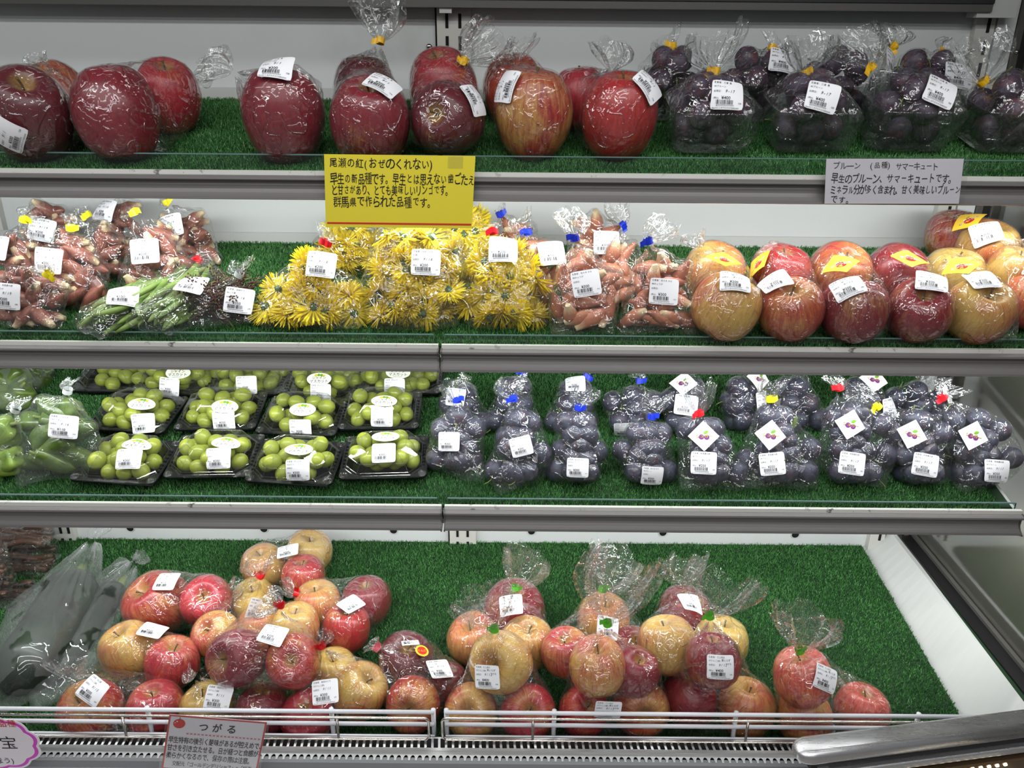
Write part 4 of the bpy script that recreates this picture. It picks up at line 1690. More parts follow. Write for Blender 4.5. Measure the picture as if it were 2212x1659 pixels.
top_bag('leftmost bag of the top shelf', [('the front one', 62, 248, 178, 'dark', 1.0, (-35, 20), None), ('the back one', 126, 206, 128, 'orange', .62, (-25, -20), None)],
        note='leftmost, cut by the frame edge', tie=(92, 140), tail=(80, 118, .03), color=None, ears=((170, 325), (-30, 300)), labels=(('oze', 18, 293, 62),))
top_bag('second top-shelf bag from the left', [('the front one', 250, 243, 176, 'deep', .95, (8, -6), None), ('the back one', 362, 208, 138, 'rose', .82, (-20, 12), None)],
        note='second from the left without a tie', tie=(420, 165), tail=(462, 160, .035), color=None, ears=((366, 330), (170, 250), (310, 122, 1.30)), tie_y=1.33)
top_bag('lone bag with a raised corner', [('the only one', 611, 246, 174, 'deep', .88, (-14, 4), None)],
        note='one apple, film corner raised to the left', tie=(500, 150), tail=(448, 124, .05), color=None, ears=((700, 170), (640, 128), (560, 345), (690, 340)), labels=(('oze', 598, 147, -4),))
top_bag('tall upright bag with a yellow tie', [('the front one', 800, 262, 166, 'deep', .80, (-28, 6), None), ('the back one', 788, 196, 132, 'dark', 1.0, (-10, 0), 1.325)],
        note='tall with a yellow tie and upright loose end', tie=(821, 88), tail=(830, -14, .075), color='yellow', ears=((720, 320), (885, 325)), labels=(('oze', 827, 184, -28),), tie_y=1.25)
top_bag('bag leaning right with a yellow tie', [('the front one', 967, 258, 156, 'dark', .97, (-78, -14), None), ('the back one', 958, 190, 146, 'rose', .80, (-20, -10), 1.325)],
        note='yellow tie and loose end leaning right', tie=(1003, 132), tail=(1064, 62, .075), color='yellow', ears=((1050, 280), (885, 310)), labels=(('oze', 1028, 215, -52),), tie_y=1.26)
top_bag('bag labelled at its upper left', [('the front one', 1152, 243, 168, 'red', .55, (-12, 2), None), ('the back one', 1108, 190, 128, 'orange', .70, (-8, 0), 1.33)],
        note='untied, label at its upper left', tie=(1118, 130), tail=(1114, 84, .045), color=None, ears=((1235, 200), (1150, 352), (1212, 330)), labels=(('oze', 1091, 185, 62),))
top_bag('rightmost apple bag of the top shelf', [('the front one', 1337, 248, 164, 'red', .85, (-16, 5), None), ('the back one', 1250, 212, 118, 'rose', .85, (-5, -4), None)],
        note='rightmost of the apples, beside the plum punnets', tie=(1322, 150), tail=(1330, 92, .06), color=None, ears=((1420, 210), (1232, 150), (1345, 352), (1420, 300)), labels=(('oze', 1403, 184, -42),))

# ------------------------------------------------------------------ top shelf: plum punnets
POSW = ['first punnet', 'second punnet', 'third punnet', 'fourth punnet cut by the frame edge']


def punnet(px, py, wpx, desc, seed, y=None, npl=9, vis=1, tie=None, tail=None, lab=None, ears=()):
    F = on_bed(1, px, py, 0.001) if y is None else Vector((ray(px, 150).x / ray(px, 150).y * y, y, bed_z(1, y)))
    if F.y < 1.146:
        F = Vector((F.x * 1.146 / F.y, 1.146, bed_z(1, 1.146)))
    d = 0.105
    w = wpx * F.y / 0.93 / F_PX * 0.93
    th = math.atan(BED[1][2])
    R = Matrix.Rotation(th, 4, 'X')
    Mw = Matrix.Translation(F + Vector((0, 0, 0.002))) @ R
    hh = 0.058
    # clear tapered box with ribs and a rim
    mb = MB()
    n = 40

    def ringp(k, z):
        out = []
        for i in range(n):
            a = 2 * PI * i / n
            ca, sa = math.cos(a), math.sin(a)
            out.append((w / 2 * k * math.copysign(abs(ca) ** .35, ca), d / 2 * k * math.copysign(abs(sa) ** .35, sa) + d / 2, z))
        return out
    rings = [ringp(.80, 0), ringp(.84, .004), ringp(.97, hh), ringp(1.0, hh + .001), ringp(1.0, hh + .003), ringp(.965, hh + .003), ringp(.82, .006)]
    for rg in rings:
        mb.v += rg
    for i in range(len(rings) - 1):
        for j in range(n):
            mb.f.append((i * n + j, i * n + (j + 1) % n, (i + 1) * n + (j + 1) % n, (i + 1) * n + j))
            mb.m.append(0)
    mb.f.append(tuple(reversed(range(n))))
    mb.m.append(0)
    pn = obj('plum_punnet', mb.mesh('plum_punnet', M['lid'], True), None, Mw)
    tag(pn, 'clear plastic punnet of plums, %s' % desc, 'punnet', 'plum punnets on the top shelf')
    # plums
    q = random.Random(seed)
    X = pack(npl + 3, .0212, w * .98, .100, d * .95, [(0, .86), (.55, 1.0), (1, .55)], seed)
    fr = []
    for x in X:
        c = Mw @ Vector((x[0], d / 2 + x[2], x[1] + .004))
        s = .0212 * q.uniform(.93, .985)
        o = obj('plum', PLUM_M)
        o.matrix_basis = Matrix.Translation(c) @ rand_rot(q) @ Matrix.Scale(s, 4)
        tag(o, 'purple red plum in the %s' % desc, 'plum', 'plums in the ' + desc)
        if q.random() < .4:
            obj('stem', PSTEM_M, o)
        fr.append((np.array(c), s))
    ex = [tuple(Mw @ Vector((sx * w / 2 * k, d / 2 + sy * d / 2 * k, z))) for sx in (-1, 1) for sy in (-1, 1) for k, z in ((.86, .0), (1.03, hh + .003))]
    cen = sum((Vector(c) for c, _ in fr), Vector()) / len(fr)
    if vis:
        bag(1, 'clear bag around the %s' % desc, 'bag', 'bags around plum punnets', fr, tie=tie, tail=tail, color='yellow', ears=ears, labels=[lab] if lab else [], extra=ex, tie_y=cen.y + .005, name='plum_bag', sag=.18)


punnet(1532, 340, 172, 'front punnet nearest the apples', 21, tie=(1545, 152), tail=(1532, 72, .085), lab=('punnet', 1570, 207, -3), ears=((1640, 300), (1655, 235), (1440, 240)))
punnet(1752, 338, 176, 'second front punnet from the apples', 22, tie=(1739, 158), tail=(1742, 82, .075), lab=('punnet', 1776, 210, -14), ears=((1865, 280), (1858, 225)))
punnet(1972, 336, 176, 'third front punnet above the white notice', 23, tie=(1882, 145), tail=(1852, 66, .085), lab=('punnet', 2032, 198, -22), ears=((1858, 320), (2090, 265), (1990, 160)))
punnet(2188, 338, 170, 'fourth front punnet at the right frame edge', 24, tie=(2122, 178), tail=(2105, 90, .08), ears=((2145, 335), (2240, 300)))
punnet(1460, 0, 130, 'back punnet behind the one nearest the apples', 25, y=1.305, npl=7, tie=(1452, 98), tail=(1437, 74, .05), lab=('punnet', 1514, 141, -14))
punnet(1650, 0, 150, 'back punnet between the first and second', 26, y=1.305, npl=7, tie=(1668, 104), tail=(1680, 88, .04), lab=('punnet', 1692, 133, -10))
punnet(1830, 0, 150, 'back punnet between the second and third', 27, y=1.305, npl=7, tie=(1930, 100), tail=(1935, 66, .05), lab=('punnet', 1925, 140, -14))
punnet(2020, 0, 150, 'back punnet behind the third and fourth', 28, y=1.305, npl=7, tie=(2040, 118), tail=(2060, 90, .05), lab=('punnet', 2068, 165, -8))

# ------------------------------------------------------------------ second shelf: ginger buds
PINK, BROWN = (*srgb(182, 112, 84)[:3], 0.0), (*srgb(146, 84, 70)[:3], 0.85)


def ginger(desc, xc, yb, w, yt, n, seed, tint, tie, tail, color, lab, kind, d=.06, lean=20, front=None, ears=(), L=.056, film='film', prof=PROF):
    fr = bag_frame(2, xc, yb, w, yt, d, lean, front)
    q = random.Random(seed)
    r = L * .37
    X = pack(int(n * 1.25), r * .80, fr[3], fr[4], d, prof, seed)
    out = []
    for c in to_world(fr, X):
        ln = L / 2 * q.uniform(.88, 1.08)
        o = obj('ginger_bud', MYOGA_M[q.randrange(3)])
        a = q.uniform(0, 2 * PI)
        dirv = Vector((math.cos(a), q.uniform(-.5, .5), math.sin(a) * .8)).normalized()
        o.matrix_basis = Matrix.Translation(c) @ dirv.to_track_quat('Z', 'Y').to_matrix().to_4x4() @ Matrix.Rotation(q.uniform(0, 6), 4, 'Z') @ Matrix.Diagonal((ln * .98, ln * .98, ln, 1))
        j = q.uniform(.82, 1.15)
        o.color = (tint[0] * j, tint[1] * j, tint[2] * j, tint[3] * q.uniform(.6, 1.3))
        tag(o, '%s ginger bud inside the %s' % ('soil-stained brown' if tint is BROWN else 'clean pink', desc), 'ginger bud', 'ginger buds in the ' + desc)
        out.append((np.array(c), r * .62))
        for e in (-.8, .8):
            out.append((np.array(c + dirv * ln * e), r * .40))
    bag(2, 'clear bag of %s ginger buds, %s' % ('soil-stained' if tint is BROWN else 'pink', desc), 'bag', 'bags of ginger buds', out, tie=tie, tail=tail, color=color, labels=[(kind, *lab)] if lab else (), ears=ears, name='ginger_bag', tie_y=float(np.mean([c[1] for c, _ in out])) - .004, film=film)


ginger('back-row bag at the far left', 82, 0, 116, 436, 12, 31, BROWN, (70, 432), None, None, (40, 470, -10), 'ginger', front=1.30)
ginger('back-row bag behind the lemon ties', 232, 0, 108, 432, 9, 32, BROWN, (262, 418), None, None, (227, 454, -16), 'ginger', front=1.31)
ginger('back-row bag at the right of its pile', 398, 0, 130, 458, 11, 33, BROWN, (360, 436), (350, 428, .02), 'lemon', (368, 488, 12), 'ginger', front=1.30, ears=((468, 545),))
ginger('half-hidden bag at the left frame edge', 14, 0, 96, 510, 12, 34, BROWN, (52, 474), (66, 455, .03), 'lemon', (-2, 535, -14), 'ginger', front=1.20)
ginger('dark bag between the two middle bags', 214, 0, 110, 494, 11, 35, BROWN, (188, 464), (180, 448, .02), 'lemon', None, 'ginger', front=1.235)
ginger('middle-row bag with lemon tie at the left', 128, 0, 164, 500, 17, 36, BROWN, (153, 492), (158, 468, .03), 'lemon', (105, 563, -7), 'ginger', front=1.145, ears=((206, 650),))
ginger('middle-row bag with centred label', 322, 0, 166, 486, 17, 37, BROWN, (288, 460), (276, 452, .02), 'lemon', (313, 543, 5), 'ginger', front=1.165, ears=((242, 620), (410, 560)))
ginger('frontmost bag at the left frame edge', 68, 728, 168, 588, 17, 38, BROWN, (104, 592), (100, 572, .03), 'lemon', (14, 640, -5), 'ginger', ears=((140, 715), (150, 660)))
ginger('back bag just right of the flowers', 1112, 0, 92, 474, 9, 41, PINK, (1080, 462), (1072, 452, .02), 'blue', None, 'ginger_pink', front=1.28, ears=((1172, 470),))
ginger('middle bag beside the right flower bag', 1165, 0, 112, 512, 14, 42, PINK, (1140, 501), (1118, 468, .04), 'blue', (1192, 548, 10), 'ginger_pink', front=1.175)
ginger('back bag with a label below its tie', 1290, 0, 150, 462, 15, 43, PINK, (1346, 486), (1340, 440, .04), 'blue', (1310, 524, 0), 'ginger_pink', front=1.27)
ginger('bag squeezed between the two front ones', 1335, 0, 120, 530, 13, 44, PINK, (1340, 492), None, None, None, 'ginger_pink', front=1.17)
ginger('front bag on the flower side', 1256, 733, 158, 548, 20, 45, PINK, (1241, 514), (1238, 455, .045), 'blue', (1266, 612, 10), 'ginger_pink', ears=((1185, 730), (1335, 728)))
ginger('front bag on the apple side', 1421, 735, 176, 556, 22, 46, PINK, (1400, 521), (1430, 472, .045), 'blue', (1434, 630, -4), 'ginger_pink', ears=((1330, 732), (1512, 728)))


# ------------------------------------------------------------------ second shelf: beans, seed stalks, flowers
def bean_mesh(q):
    L = q.uniform(.12, .155)
    c1, c2 = q.uniform(-.016, .016), q.uniform(-.008, .008)
    n = 15
    pts, rs = [], []
    for i in range(n):
        u = i / (n - 1)
        pts.append(((u - .5) * L, c1 * math.sin(PI * u) + c2 * math.sin(2 * PI * u), 0))
        e = min(u, 1 - u)
        rs.append(0.0047 * min(1, .25 + e * 7) * (1 + .05 * math.sin(u * 40)))
    return MB().tube(pts, rs, 10).mesh('green_bean', M['bean'], True)


def beans(desc, p0, p1, n, spread, hgt, seed, tie, tail, color, labs, ears=()):
    q = random.Random(seed)
    A, B = on_bed(2, *p0, .012), on_bed(2, *p1, .018)
    ax = (B - A).normalized()
    mid = (A + B) / 2
    s = ax.cross(Vector((0, -BED[2][2], 1))).normalized()
    up = s.cross(ax)
    if up.z < 0:
        up = -up
    out = []
    for i in range(n):
        lay = i % 4
        off = s * ((i * .618 % 1) * 2 - 1) * spread * (1 - .13 * lay) + up * (lay * hgt / 4) + ax * q.uniform(-.018, .018)
        o = obj('green_bean', bean_mesh(q))
        R = Matrix((ax, s, up)).transposed().to_4x4()
        o.matrix_basis = Matrix.Translation(mid + off) @ R @ Matrix.Rotation(q.uniform(-.14, .14), 4, 'Z') @ Matrix.Rotation(q.uniform(-.06, .06), 4, 'Y') @ Matrix.Rotation(q.choice((0, PI)) + q.uniform(-.5, .5), 4, 'X')
        tag(o, 'green bean pod in the %s' % desc, 'bean', 'beans in the ' + desc)
        for e in (-.62, -.3, .3, .62):
            out.append((np.array(mid + off + ax * (.115 * e)), .0065))
    bag(2, 'clear bag of green beans, the %s' % desc, 'bag', 'bags of green beans', out, tie=tie, tail=tail, color=color, labels=labs, ears=ears, name='bean_bag', tie_y=float(B.y))


beans('left bean bag lying slantwise by the ginger', (215, 700), (372, 622), 24, .034, .030, 51, (404, 578), None, None, (('bean_small', 266, 640, 14),), ears=((152, 702), (236, 724), (290, 715)))
beans('right bean bag with the red tie', (335, 702), (428, 604), 22, .040, .036, 52, (428, 562), (448, 548, .03), 'red', (('bean', 414, 618, -10),), ears=((276, 712), (415, 716), (478, 600)))


def sprig_meshes(v):
    q = random.Random(v)
    pts = [(0, 0, 0)]
    dx, dy = q.uniform(-.3, .3), q.uniform(-.3, .3)
    for i in range(1, 9):
        u = i / 8
        pts.append((dx * u * u * .03, dy * u * u * .03, .085 * u))
    st = MB().tube(pts, [.0011 * (1 - .6 * i / 8) for i in range(9)], 6).mesh('stem', M['sprig'], True)
    mb = MB()
    for i in range(46):
        u = .2 + .8 * i / 46
        a = i * 2.4
        rr = .0032 + .0012 * q.random()
        c = Vector((dx * u * u * .03 + rr * math.cos(a), dy * u * u * .03 + rr * math.sin(a), .085 * u))
        s = .0017 * (1.25 - .5 * u)
        b = lathe([(math.sin(t) * s, math.cos(t) * s * 1.3) for t in (.1, .8, 1.57, 2.3, 3.04)], 7)
        mb.add([tuple(Vector(p) + c) for p in b.v], b.f)
    return st, mb.mesh('buds', M['bud'], True)


SPRIGS = [sprig_meshes(v) for v in range(3)]
q = random.Random(5)
fr = bag_frame(2, 487, 714, 168, 588, .05, 24)
out = []
for i in range(44):
    u = (i + .5) / 44
    st, bd = SPRIGS[i % 3]
    hgt = q.uniform(0.0, .58) * fr[4]
    k = 1 - .45 * hgt / fr[4]
    c = fr[0] + fr[1] * (hgt + .012) + fr[2] * q.uniform(-.020, .018) + Vector((q.uniform(-.34, .36) * fr[3] * k, 0, 0))
    dirv = Vector((q.uniform(-1, 1), q.uniform(-.25, .25), q.uniform(-.2, .8))).normalized()
    o = empty('seed_stalk', c)
    o.rotation_mode = 'QUATERNION'
    o.rotation_quaternion = dirv.to_track_quat('Z', 'Y')
    o.location = c - dirv * .042
    tag(o, 'thin stalk of dark purplish seed buds in the small bag by the flowers', 'seed stalk', 'seed stalks in the small bag')
    obj('stem', st, o)
    obj('buds', bd, o)
    if i % 2 == 0:
        out.append((np.array(c), .010))
bag(2, 'small clear bag of dark seed stalks between the beans and flowers', 'bag', None, out, tie=(517, 592), tail=(508, 566, .035), color='clear', labels=(('seed', 517, 650, -7),), ears=((392, 716), (572, 716), (545, 690), (425, 670)), name='seed_bag', tab=0)


def flowers(desc, xc, yb, w, yt, n, seed, tie, tail, color, lab, d=.068, lean=20, front=None, ears=(), prof=PROF):
    fr = bag_frame(2, xc, yb, w, yt, d, lean, front)
    q = random.Random(seed)
    X = pack(int(n * 1.4), .0168, fr[3] * 1.05, fr[4], d * .9, prof, seed)
    out = []
    for c in to_world(fr, X):
        pet, cal = FLOWERS[q.randrange(3)]
        o = empty('chrysanthemum', c)
        o.name = 'chrysanthemum'
        z = Vector((q.uniform(-1, 1), q.uniform(-.8, .9), q.uniform(-1, .9))).normalized()
        o.rotation_mode = 'QUATERNION'
        o.rotation_quaternion = z.to_track_quat('Z', 'Y')
        s = .0290 * q.uniform(.88, 1.08)
        o.location = c - z * s * .25
        o.scale = (s, s, s)
        tag(o, 'yellow chrysanthemum head inside the %s' % desc, 'flower', 'chrysanthemums in the ' + desc)
        obj('petals', pet, o)
        obj('calyx', cal, o)
        out.append((np.array(c), .0235))
    bag(2, 'clear bag of yellow chrysanthemum heads, the %s' % desc, 'bag', 'bags of yellow chrysanthemums', out, tie=tie, tail=tail, color=color, labels=[('flower', *lab)] if lab else (), ears=ears, name='flower_bag', tie_y=float(np.mean([c[1] for c, _ in out])))


flowers('back flower bag left of the yellow notice', 742, 0, 150, 470, 17, 61, (735, 452), None, None, None, front=1.26)
flowers('back flower bag behind the yellow notice', 880, 0, 150, 462, 14, 62, (880, 450), None, None, None, front=1.27)
flowers('back flower bag right of the yellow notice', 1010, 0, 150, 455, 17, 63, (1030, 440), None, None, None, front=1.25)
flowers('left front flower bag with the red tie', 676, 722, 226, 552, 25, 64, (700, 522), (716, 500, .03), 'red', (694, 572, -6), ears=((560, 716), (792, 716)), prof=[(0, 1.0), (.4, .95), (.7, .66), (1, .32)])
flowers('middle front flower bag with the large label', 895, 724, 206, 498, 30, 65, (893, 492), None, None, (920, 567, -2), ears=((795, 722), (1000, 716), (815, 500), (980, 520)), prof=[(0, .97), (.5, 1.0), (.8, .94), (1, .74)])
flowers('right front flower bag next to pink ginger', 1088, 722, 192, 525, 27, 66, (1066, 500), (1058, 486, .02), 'red', (1087, 540, -1), ears=((995, 716), (1184, 716)), prof=[(0, 1.0), (.5, .95), (.8, .78), (1, .58)])


# ------------------------------------------------------------------ second shelf: striped apples in pairs
def pair(desc, aps, tie, tail, lab, stk, ears=()):
    fr = [apple(2, px, py, w, '%s apple, %s in the %s' % (wd, pos, desc), 'apples on the second shelf', tint, cov, 'round', rot, None, y) for (pos, px, py, w, wd, tint, cov, rot, y) in aps]
    bag(2, 'clear bag of striped apples, the %s' % desc, 'bag', 'bags of striped apples on the second shelf', fr, tie=tie, tail=tail, color=None, ears=ears,
        labels=[('tsugaru', *lab)] if lab else (), stickers=[('tsugaru', *stk)] if stk else (), name='apple_bag', tie_y=float(np.mean([f[0][1] for f in fr])) + .02)


pair('pair next to the pink ginger', [('front', 1568, 662, 146, 'yellow-orange', 'orange', .40, (-5, 20), None), ('back', 1541, 588, 128, 'orange-striped', 'orange', .50, (-20, 10), 1.255)], (1510, 536), (1502, 504, .035), (1589, 606, -12), (1564, 562, -18), ears=((1512, 728), (1640, 640)))
pair('second pair from the ginger', [('front', 1706, 668, 138, 'dull red', 'orange', .62, (-25, -12), None), ('back', 1684, 592, 128, 'bright red', 'red', .88, (-10, 5), 1.255)], (1672, 536), (1660, 524, .03), (1674, 609, 14), (1638, 572, 14), ears=((1632, 712), (1772, 660)))
pair('third pair from the ginger', [('front', 1843, 670, 140, 'dusky red', 'deep', .70, (-8, 0), None), ('back', 1812, 590, 130, 'yellow-red streaked', 'red', .54, (-30, 5), 1.255)], (1800, 534), None, (1831, 619, 8), (1815, 572, 0), ears=((1770, 640), (1936, 720), (1920, 640)))
pair('fourth pair from the ginger', [('front', 1984, 672, 136, 'purplish red', 'deep', .68, (-32, -8), None), ('back', 1932, 592, 128, 'dark red', 'deep', .90, (-24, 10), 1.255)], (1915, 536), None, (2012, 609, -24), (1965, 561, -26), ears=((2052, 640), (2070, 705)))
pair('fifth pair under the stacked apples', [('front', 2113, 672, 140, 'yellow-green blushed', 'orange', .40, (-34, 0), None), ('back', 2056, 596, 122, 'pale yellow', 'orange', .22, (-10, 0), 1.255)], (2046, 546), None, (2122, 604, 6), (2076, 577, -6), ears=((2204, 740), (2190, 640)))
pair('stacked pair at the right end', [('left', 2056, 508, 108, 'red and yellow', 'red', .62, (-10, -10), 1.345), ('right', 2132, 534, 118, 'orange-striped', 'orange', .48, (-15, 5), 1.315)], (2104, 462), None, (2130, 502, 2), (2092, 477, 2), ears=((2012, 540),))
pair('pair cut by the right frame edge', [('upper', 2186, 586, 104, 'orange-yellow', 'orange', .40, (-15, 10), 1.25), ('lower', 2226, 650, 124, 'coral', 'coral', .62, (-8, 0), 1.17)], (2204, 538), (2200, 518, .03), None, None)


# ------------------------------------------------------------------ third shelf: peppers
def peppers(desc, xc, yb, w, yt, n, seed, mat, tie, tail, lab, front=None, ears=(), film='film_soft', rr=.027, d=.07, color='clear'):
    fr = bag_frame(3, xc, yb, w, yt, d, 24, front)
    q = random.Random(seed)
    X = pack(n, rr * .92, fr[3], fr[4], d, PROF, seed)
    out = []
    for c in to_world(fr, X):
        o = obj('green_pepper', PEPPER_M[mat][q.randrange(len(PEPPER_M[mat]))])
        a = q.uniform(-1.3, 1.3) + (PI if q.random() < .5 else 0)
        dirv = Vector((math.cos(a), q.uniform(-.3, .3), math.sin(a) * .7)).normalized()
        s = .037 * q.uniform(.9, 1.1)
        o.matrix_basis = Matrix.Translation(c) @ dirv.to_track_quat('Z', 'Y').to_matrix().to_4x4() @ Matrix.Rotation(q.uniform(0, 6), 4, 'Z') @ Matrix.Scale(s, 4)
        tag(o, '%s pepper in the %s' % ('pale green' if mat == 'pepper_pale' else 'dark green', desc), 'pepper', 'peppers in the ' + desc)
        obj('stem', PEPSTEM_M, o)
        out.append((np.array(c), rr * .8))
        for e in (-.7, .7):
            out.append((np.array(c + dirv * s * e), rr * .55))
    bag(3, 'clear bag of %s peppers, the %s' % ('pale green' if mat == 'pepper_pale' else 'dark green', desc), 'bag', 'bags of peppers', out, tie=tie, tail=tail, color=color, labels=[('pepper', *lab)] if lab else (), ears=ears, name='pepper_bag', film=film, tab=0)


peppers('labelled pepper bag beside the grapes', 130, 1062, 196, 852, 12, 71, 'pepper', (146, 844), (147, 818, .016), (138, 921, -9), ears=((30, 1064), (225, 955), (205, 1010)))
peppers('pale pepper bag at the left frame edge', -6, 1064, 110, 905, 8, 72, 'pepper_pale', (34, 884), (28, 868, .03), None, ears=((52, 900),))
peppers('fogged pepper bag behind the pale one', -2, 0, 90, 800, 8, 73, 'pepper', (32, 868), None, None, front=1.24, film='film_fog')
peppers('pepper bag at the back under the shelf above', 40, 0, 96, 778, 7, 74, 'pepper', (40, 770), None, None, front=1.33, ears=((84, 852),))

# ------------------------------------------------------------------ third shelf: grape packs
PW, PD = .142, .108


def octa(sx, sy, cut, z, n=3):
    pts = []
    c = [(sx - cut, -sy), (sx, -sy + cut), (sx, sy - cut), (sx - cut, sy), (-sx + cut, sy), (-sx, sy - cut), (-sx, -sy + cut), (-sx + cut, -sy)]
    return [(x, y, z) for x, y in c]


def tray_mesh():
    mb = MB()
    a, b = PW / 2, PD / 2
    rings = [octa(a * .74, b * .74, .016, 0), octa(a * .78, b * .78, .017, .002), octa(a * .86, b * .86, .019, .0145), octa(a * .885, b * .885, .020, .0155), octa(a, b, .006, .0150), octa(a, b, .006, .0120), octa(a * .985, b * .985, .006, .0120), octa(a * .97, b * .97, .006, .0142), octa(a * .84, b * .84, .018, .0135), octa(a * .75, b * .75, .016, .003)]
    for rg in rings:
        mb.v += rg
    for i in range(len(rings) - 1):
        for j in range(8):
            mb.f.append((i * 8 + j, i * 8 + (j + 1) % 8, (i + 1) * 8 + (j + 1) % 8, (i + 1) * 8 + j))
            mb.m.append(0)
    mb.f += [tuple(reversed(range(8))), tuple((len(rings) - 1) * 8 + j for j in range(8))]
    mb.m += [0, 0]
    # ribs along the sides of the flange
    for s in (-1, 1):
        for i in range(-3, 4):
            y = i * .0085
            mb.box((s * a * .90 - .003, y - .0012, .0150), (s * a * .90 + .003, y + .0012, .0176))
    return mb.mesh('black_tray', M['black_tray'])


def button_mesh():
    mb = MB()
    for r0, z0 in ((.0062, .0168), (.0034, .0172)):
        mb.tube([(r0 * math.cos(i * PI / 9), r0 * math.sin(i * PI / 9), z0) for i in range(18)], .0010, 6, closed=True)
    return mb.mesh('snap_button', M['lid'], True)


def lid_mesh():
    mb = MB()
    a, b = PW / 2, PD / 2
    rings = [octa(a * .99, b * .99, .007, .0160), octa(a * .90, b * .90, .020, .0164), octa(a * .875, b * .875, .020, .0185), octa(a * .86, b * .86, .020, .0200), octa(a * .80, b * .79, .020, .0330), octa(a * .785, b * .77, .020, .0350), octa(a * .56, b * .52, .016, .0475), octa(a * .52, b * .48, .015, .0488), octa(a * .40, b * .36, .012, .0495)]
    for rg in rings:
        mb.v += rg
    for i in range(len(rings) - 1):
        for j in range(8):
            mb.f.append((i * 8 + j, i * 8 + (j + 1) % 8, (i + 1) * 8 + (j + 1) % 8, (i + 1) * 8 + j))
            mb.m.append(0)
    mb.f.append(tuple((len(rings) - 1) * 8 + j for j in range(8)))
    mb.m.append(0)
    for i in (1, 3, 5, 7):
        mb.tube(rings[i], .0008, 6, closed=True)
    for j in range(8):
        mb.tube([rings[i][j] for i in (1, 3, 5, 7)], .0008, 6)
    return mb


TRAY_M, BTN_M = tray_mesh(), button_mesh()
_lid = lid_mesh()
LID_M = _lid.mesh('clear_lid', M['lid'])
ORD = ['first', 'second', 'third', 'fourth', 'fifth']


def grape_pack(row, col, px, py, yaw, lab, stk, n, seed, front=None):
    desc = '%s-row pack, %s from the left' % (row, ORD[col])
    F = on_bed(3, px, py) if front is None else Vector((ray(px, 850).x / ray(px, 850).y * front, front, bed_z(3, front)))
    y = F.y + PD / 2
    c = Vector((F.x * y / F.y, y, bed_z(3, y) + .0015))
    Mw = Matrix.Translation(c) @ Matrix.Rotation(math.atan(BED[3][2]), 4, 'X') @ Matrix.Rotation(math.radians(yaw), 4, 'Z')
    t = obj('grape_pack', TRAY_M, None, Mw)
    tag(t, 'black tray of green grapes under a clear lid, %s' % desc, 'fruit pack', 'grape packs on the third shelf')
    lid = obj('lid', LID_M, t)
    for sx in (-1, 1):
        for sy in (-1, 1):
            obj('snap_button', BTN_M, t, Matrix.Translation((sx * PW * .445, sy * PD * .425, 0)))
    q = random.Random(seed)
    X = pack(n + 3, .0141, PW * .86, .0440, PD * .86, [(0, 1.0), (.6, 1.0), (1, .72)], seed, grav=.0003)
    for x in X:
        s = .0137 * q.uniform(.93, 1.0)
        o = obj('grape', GRAPE_M)
        o.matrix_basis = Mw @ Matrix.Translation((x[0], x[2], x[1] + .0032)) @ Matrix.Rotation(q.uniform(0, PI), 4, 'Z') @ Matrix.Rotation(PI / 2 + q.uniform(-.6, .6), 4, 'X') @ Matrix.Scale(s, 4)
        tag(o, 'green grape in the %s' % desc, 'grape', 'grapes in the ' + desc)
    if lab:
        bv = BVHTree.FromPolygons([Mw @ Vector(v) for v in _lid.v], _lid.f)
        price_label(t, Mw, bv, 'grape', lab[0], lab[1], lab[2], c)
        if stk:
            sticker(t, Mw, bv, 'muscat', stk[0], stk[1], stk[2], c)


for i, (px, py, yaw, lab, stk) in enumerate((
        (290, 1061, -4, (278, 991, 4), (295, 963, 4)), (478, 1050, 2, (472, 990, 3), (488, 958, 2)), (650, 1063, -3, (644, 1015, 1), (646, 973, 0)), (837, 1052, 3, (829, 978, 4), (833, 945, 2)))):
    grape_pack('front', i, px, py, yaw, lab, stk, 15, 81 + i)
for i, (px, py, yaw, lab, stk) in enumerate((
        (312, 950, -5, (310, 915, 6), (306, 874, 6)), (490, 946, 2, (484, 908, 3), (486, 879, 1)), (662, 957, -3, (650, 926, 0), (654, 885, 0)), (828, 945, 2, (825, 901, -1), (830, 868, -1)))):
    grape_pack('second', i, px, py, yaw, lab, stk, 14, 85 + i)
for i, (px, py, yaw, lab, stk) in enumerate((
        (398, 868, -4, (368, 835, -6), (385, 806, 2)), (548, 870, 2, (534, 832, 2), None), (706, 880, -3, (694, 848, -1), (690, 820, 0)), (852, 868, 2, (853, 836, -1), (860, 806, 0)))):
    grape_pack('third', i, px, py, yaw, lab, stk, 13, 89 + i)
for i, (px, fy) in enumerate(((268, 1.412 - .10), (425, 1.32), (562, 1.32), (722, 1.318), (880, 1.32))):
    if i == 0:
        grape_pack('back', i, px, 0, 0, None, None, 6, 93 + i, front=1.318)
    else:
        grape_pack('back', i, px, 0, 0, None, None, 6, 93 + i, front=fy)


